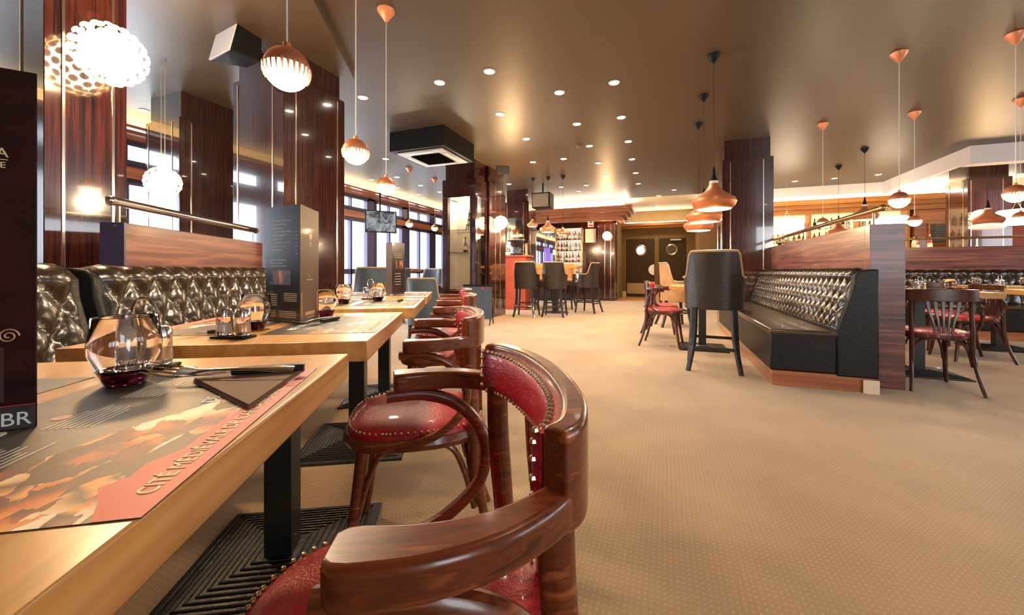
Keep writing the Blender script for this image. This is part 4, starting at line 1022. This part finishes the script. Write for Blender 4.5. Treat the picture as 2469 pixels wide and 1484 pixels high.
# standing menus
def menu(label, A, B, C, face1, face2, h=.385):
    """A front corner, B left corner, C right corner (world)"""
    t = thing('menu_stand', label, 'menu', (A.x, A.y, TZ+.0012), 0, 'three-sided standing menus')
    b = (B-A); c = (C-A)
    MB().add([(0, 0, 0), (b.x, b.y, 0), (b.x, b.y, h), (0, 0, h)], [(0, 1, 2, 3)]).build('left_panel', face1, t, solid=.0016, smooth=False)
    MB().add([(0, 0, 0), (c.x, c.y, 0), (c.x, c.y, h), (0, 0, h)], [(0, 1, 2, 3)]).build('right_panel', face2, t, solid=.0016, smooth=False)
    MB().add([(b.x, b.y, 0), (c.x, c.y, 0), (c.x, c.y, h), (b.x, b.y, h)], [(0, 1, 2, 3)]).build('back_panel', 'menu_black', t, solid=.0016, smooth=False)
    return t, b, c
def on_panel(t, e, sign, rects, name, mat, off=.0014):
    """rects in panel coordinates: s 0..1 along e, z; e vector from front corner; sign picks the outer side"""
    n = Vector((e.y, -e.x, 0)).normalized()*sign; mb = MB()
    for s0, s1, z0, z1 in rects:
        p0 = e*s0+n*off; p1 = e*s1+n*off
        mb.add([(p0.x, p0.y, z0), (p1.x, p1.y, z0), (p1.x, p1.y, z1), (p0.x, p0.y, z1)], [(0, 1, 2, 3)])
    return mb.build(name, mat, t, smooth=False)
A, B, C = cw(-.679, 1.275), cw(-.835, 1.352), cw(-.703, 1.446)
m1, b, c = menu('tall standing menu with gold emblem on the second table', A, B, C, 'menu_black', 'menu_brown')
def side(e, toward):  # outer side: away from the third corner
    n = Vector((e.y, -e.x, 0)); return -1 if n.dot(toward) > 0 else 1
sb_, sc_ = side(b, c), side(c, b)
L_ = [(.2+.0*k, .75-.12*(k % 3), .335-k*.012, .3365-k*.012) for k in range(9)]+[(.12, .62-.1*(k % 2), .205-k*.010, .2075-k*.010) for k in range(3)]
on_panel(m1, b, sb_, [(1-s1, 1-s0, z0, z1) for s0, s1, z0, z1 in L_]+[(.06, .12, .225+k*.012, .2265+k*.012) for k in range(7)], 'printed_lines', 'ink_grey')
on_panel(m1, b, sb_, [(.25, .78, .125, .172)], 'printed_photo', 'photo')
on_panel(m1, b, sb_, [(.08, .45, .095-k*.006, .098-k*.006) for k in range(5)]+[(.65, .9, .090-k*.007, .093-k*.007) for k in range(6)]+[(.1, .60, .018+k*.006, .021+k*.006) for k in range(4)]+[(.7, .92, .018+k*.006, .021+k*.006) for k in range(4)], 'printed_lines', 'ink_gold')
# gold tree-like emblem on the right panel
def emblem(t, e, sign, s, z, r):
    n = Vector((e.y, -e.x, 0)).normalized()*sign*.0015; u = e.normalized(); mb = MB()
    for k, (dx, dz, q) in enumerate(((0, .5, .42), (-.45, .25, .36), (.45, .25, .36), (-.25, -.1, .3), (.28, -.08, .3), (0, .1, .34), (-.1, .85, .25))):
        poly = []
        for j in range(9):
            a = 2*pi*j/9; rr = q*(1 if j % 2 else .7); p = e*s+u*(dx+rr*cos(a))*r+n; poly.append((p.x, p.y, z+(dz+rr*sin(a))*r))
        mb.add(poly, [tuple(range(9))])
    for x0, x1, z0, z1 in ((-.06, .06, -1.0, .0), (-.4, .4, -1.12, -1.0), (-.25, .25, -1.5, -1.38)):
        p0 = e*s+u*x0*r+n; p1 = e*s+u*x1*r+n; mb.add([(p0.x, p0.y, z+z0*r), (p1.x, p1.y, z+z0*r), (p1.x, p1.y, z+z1*r), (p0.x, p0.y, z+z1*r)], [(0, 1, 2, 3)])
    return mb.build('gold_emblem', 'ink_gold', t, smooth=False)
emblem(m1, c, sc_, .52, .285, .020)
on_panel(m1, c, sc_, [(.25, .75, .022, .034), (.35, .7, .012, .016), (.05, .09, .02, .10), (.88, .92, .03, .10)], 'gold_border', 'ink_gold')
on_panel(m1, c, sc_, [(.32, .5, .140, .143), (.5, .62, .140, .143), (.42, .5, .15, .153)], 'gold_mark', 'ink_gold')
A, B, C = cw(-.877, 2.91), cw(-.958, 3.03), cw(-.828, 3.065)
m2, b, c = menu('slim standing menu on the fourth, farthest table', A, B, C, 'menu_brown', 'menu_black')
on_panel(m2, c, side(c, b), [(.3, .85, .19, .25)], 'printed_photo', 'photo'); on_panel(m2, c, side(c, b), [(.15, .8, .30-k*.014, .303-k*.014) for k in range(3)]+[(.2, .7, .15-k*.02, .155-k*.02) for k in range(5)], 'printed_lines', 'ink_gold')
A = cw(-.520, .435); B = cw(-.668, .352); C = cw(-.655, .535)
m3, b, c = menu('dark oxblood standing menu at the left edge of the picture', A, B, C, 'menu_red', 'menu_black')
nb_ = side(b, c); n_ = Vector((b.y, -b.x, 0)).normalized()*nb_
ang = math.atan2(-b.y, -b.x)
def face_text(body, s, z, size, mat, name='lettering'):
    p = b*s+n_*.0016; o = text(name, body, size, mat, m3, (p.x, p.y, z), (R(90), 0, ang)); return o
face_text('BRASSERIE', .62, .268, .022, 'ink_cream') if False else None
face_text('A', .142, .2945, .014, 'ink_cream'); face_text('E', .139, .2815, .009, 'ink_cream')
on_panel(m3, b, nb_, [(.118, .30, .2872, .2880)], 'printed_rule', 'ink_cream')
on_panel(m3, b, nb_, [(0.0, 1, .0, .024)], 'printed_band', 'mat_black')
on_panel(m3, b, nb_, [(0.0, 1, .0245, .0255)], 'printed_rule', 'mat_red', .0016)
on_panel(m3, b, nb_, [(.135, 1, .030, .088)], 'printed_photo', 'photo')
face_text('ℳR', .22, .014, .030, 'ink_white') if False else None
face_text('BR', .085, .010, .020, 'ink_white')
sc2 = []
for i in range(40):
    a = i*.30; r = .0080*(1-i/46); sc2.append((r*cos(a), r*sin(a)))
mb = MB(); pc = b*.112+n_*.003; u = (-b).normalized()
mb.tube([(pc.x+u.x*x, pc.y+u.y*x, .100+y) for x, y in sc2], .0009, n=6); mb.build('copper_scroll', 'ink_gold', m3)

# placemats
def placemat(label, r, q, rot, full=True, grp='printed placemats'):
    p = tw(r, q, TZ); t = thing('placemat', label, 'placemat', p, TROT+R(90)+rot, grp)
    hx, hy = .215, .1475
    MB().box(-hx, hx, -hy, hy, 0, .0008).build('sheet', 'mat_black', t, smooth=False)
    z = .0009
    def poly(pts, name, mat, zz=z):
        return MB().add([(x, y, zz) for x, y in pts], [tuple(range(len(pts)))]).build(name, mat, t, smooth=False)
    poly([(-hx, -.112), (.05, -.112), (.13, -.112), (.10, -.085), (.03, -.058), (-.03, -.020), (-.09, -.002), (-.15, .025), (-hx, .040)], 'printed_photo', 'photo')
    poly([(-hx, -hy), (hx, -hy), (hx, -.112), (.135, -.112), (.06, -.115), (-.03, -.110), (-.10, -.112), (-.125, -.097), (-.15, -.100), (-.165, -.088), (-.19, -.105), (-hx, -.118)], 'red_band', 'mat_red', .0011)
    if full:
        o = text('band_lettering', 'CITÉ MÉDIÉVALE DE CARCASSONNE', .026, 'ink_cream', t, (0, 0, 0), (0, 0, 0))
        w = max(v.co.x for v in o.data.vertices)-min(v.co.x for v in o.data.vertices)
        o.scale = (.275/w, .78, 1); o.location = (-.045, -.1295, .0014)
        o = text('script_lettering', 'en us', .050, 'ink_white', t, (-.075, .105, .0012), (0, 0, 0)); o.scale = (1.1, 1, 1)
        o = text('script_lettering', 'DS', .024, 'ink_white', t, (.06, -.060, .0012), (0, 0, R(8)))
        MB().box(.125, .19, -.1325, -.1285, .001, .0014).build('band_dash', 'ink_white', t)
    mb = MB()
    random.seed(3)
    for c0 in (-.135, -.02, .09):
        for k in range(8): mb.box(c0, c0+.055+random.random()*.025, .062-k*.0062, .0645-k*.0062, z, z+.0003)
    mb.build('printed_lines', 'ink_grey', t, smooth=False)
    mb = MB()
    for x, y in ((.02, .075),): mb.lathe([(.001, 0), (.009, 0)], 10, c=(x, y, .0012))
    mb.build('printed_badge', plain('pink_print', (.75, .35, .32), .5), t)
    return t
pm1 = placemat('foreground placemat with red band along the nearest table edge', -.370, .515, R(3.0))
pm2 = dup(pm1, tw(-.715, .515, TZ), TROT+R(-90), 'placemat on the bench side of the nearest table')
for r, q, rz, lab in ((-.365, 1.365, 91, 'placemat on the aisle side of the second table, right of the menu'), (-.71, 1.38, -90, 'placemat on the bench side of the second table'),
                      (-.34, 2.255, 90, 'placemat on the aisle side of the third table'), (-.68, 2.26, -90, 'placemat on the bench side of the third table'),
                      (-.335, 3.06, 90, 'placemat on the aisle side of the fourth table'), (-.67, 3.06, -90, 'placemat on the bench side of the fourth table')):
    dup(pm1, tw(r, q, TZ), TROT+R(rz), lab)
# napkin, knife and fork
def flat_thing(name, label, cat, pts3, origin, group=None): pass
nap = [cw(-.486, .606), cw(-.318, .481), cw(-.354, .682)]
o0 = (nap[0]+nap[1]+nap[2])/3
t = thing('napkin', 'folded brown triangular napkin under the foreground cutlery', 'napkin', (o0.x, o0.y, TZ+.0016), 0, 'brown napkins')
for k in range(3):
    s = 1-.012*k
    MB().prism([((p.x-o0.x)*s, (p.y-o0.y)*s) for p in nap], .0025*k, .0025*k+.0018).build('fold', 'napkin', t, bevel=.0006)
def knife(label, p0, p1, z):
    d = (p1-p0); a = math.atan2(d.y, d.x); L = d.length
    t = thing('table_knife', label, 'knife', (p0.x, p0.y, z), a, 'table knives')
    MB().tube([(L-.10, 0, .006), (L-.09, 0, .0065), (L-.01, 0, .0065), (L, 0, .006)], [.006, .0075, .0085, .007], [.0045, .0055, .0055, .005], rect=True).build('handle', 'black', t, bevel=.001)
    pr = [(0, .000), (.01, -.006), (.05, -.010), (L-.12, -.009), (L-.10, -.005), (L-.10, .005), (L-.12, .007), (.02, .007)]
    MB().prism(pr, .005, .0065).build('blade', 'chrome', t)
    return t
kn = knife('black-handled table knife lying on the foreground napkin', cw(-.500, .590), cw(-.338, .648), TZ+.009)
def fork(label, p0, p1, z, roll=0):
    """p0 tine tips, p1 handle end"""
    d = (p1-p0); a = math.atan2(d.y, d.x); L = d.length
    t = thing('fork', label, 'fork', (p0.x, p0.y, z), a, 'forks'); t.rotation_euler = (roll, R(-0), a)
    zz = lambda x: .012*max(0, 1-x/.05)**1.5+.003*max(0, (x-.1)/.1)+.0016+.004*sin(pi*min(1, max(0, (x-.05)/(L-.05))))
    tn = MB()
    for k in (-1.5, -.5, .5, 1.5):
        tn.tube([(x, k*.0068, zz(x)) for x in (0, .01, .02, .032, .045)], [.0009, .0014, .0016, .0018, .002], [.0008]*5, n=6)
    tn.build('tines', 'chrome', t)
    MB().tube([(x, 0, zz(x)) for x in (.042, .05, .062, .075, .09, .12, .16, L-.02, L)], [.0115, .012, .010, .005, .0032, .003, .004, .0075, .006], [.0012, .0014, .0016, .002, .002, .0018, .0015, .0013, .0012], n=12).build('handle', 'chrome', t)
    return t
fk = fork('steel fork with raised tines leaning over the foreground placemat', cw(-.548, .600), cw(-.335, .612), TZ+.0165, R(32))
dup(kn, tw(-.44, 1.30, TZ+.002), TROT+R(75), 'black-handled knife on the aisle side of the second table'); dup(fk, tw(-.50, 1.33, TZ+.002), TROT+R(70), 'fork on the aisle side of the second table')
dup(kn, tw(-.70, 1.12, TZ+.002), TROT+R(40), 'black-handled knife left of the cruet set on the second table')
dup(kn, tw(-.30, 2.18, TZ+.002), TROT+R(85), 'black-handled knife on the aisle side of the third table')
# glasses, cruets and placemats on the right-hand tables
k = 0
for (tx, ty), nm in (((2.15, 4.72), 'table behind the dark bentwood chair'), ((3.45, 4.95), 'right edge table'), ((2.2, 6.35), 'table by the partition bench'), ((3.7, 6.5), 'far right corner table')):
    dup(pm1, (tx-.0, ty-.2, TZ), R(0), 'placemat on the near side of the %s' % nm); dup(pm1, (tx, ty+.2, TZ), R(180), 'placemat on the far side of the %s' % nm)
    dup(g1, (tx-.2, ty-.02, TZ+.001), 0, 'left tumbler on the %s' % nm); dup(g1, (tx+.24, ty+.02, TZ+.001), 0, 'right tumbler on the %s' % nm)
    dup(cr, (tx+.03, ty+.02, TZ+.001), R(10), 'cruet set on the %s' % nm)
for b_ in protos:
    for ch in list(b_.children): bpy.data.objects.remove(ch)
    bpy.data.objects.remove(b_)
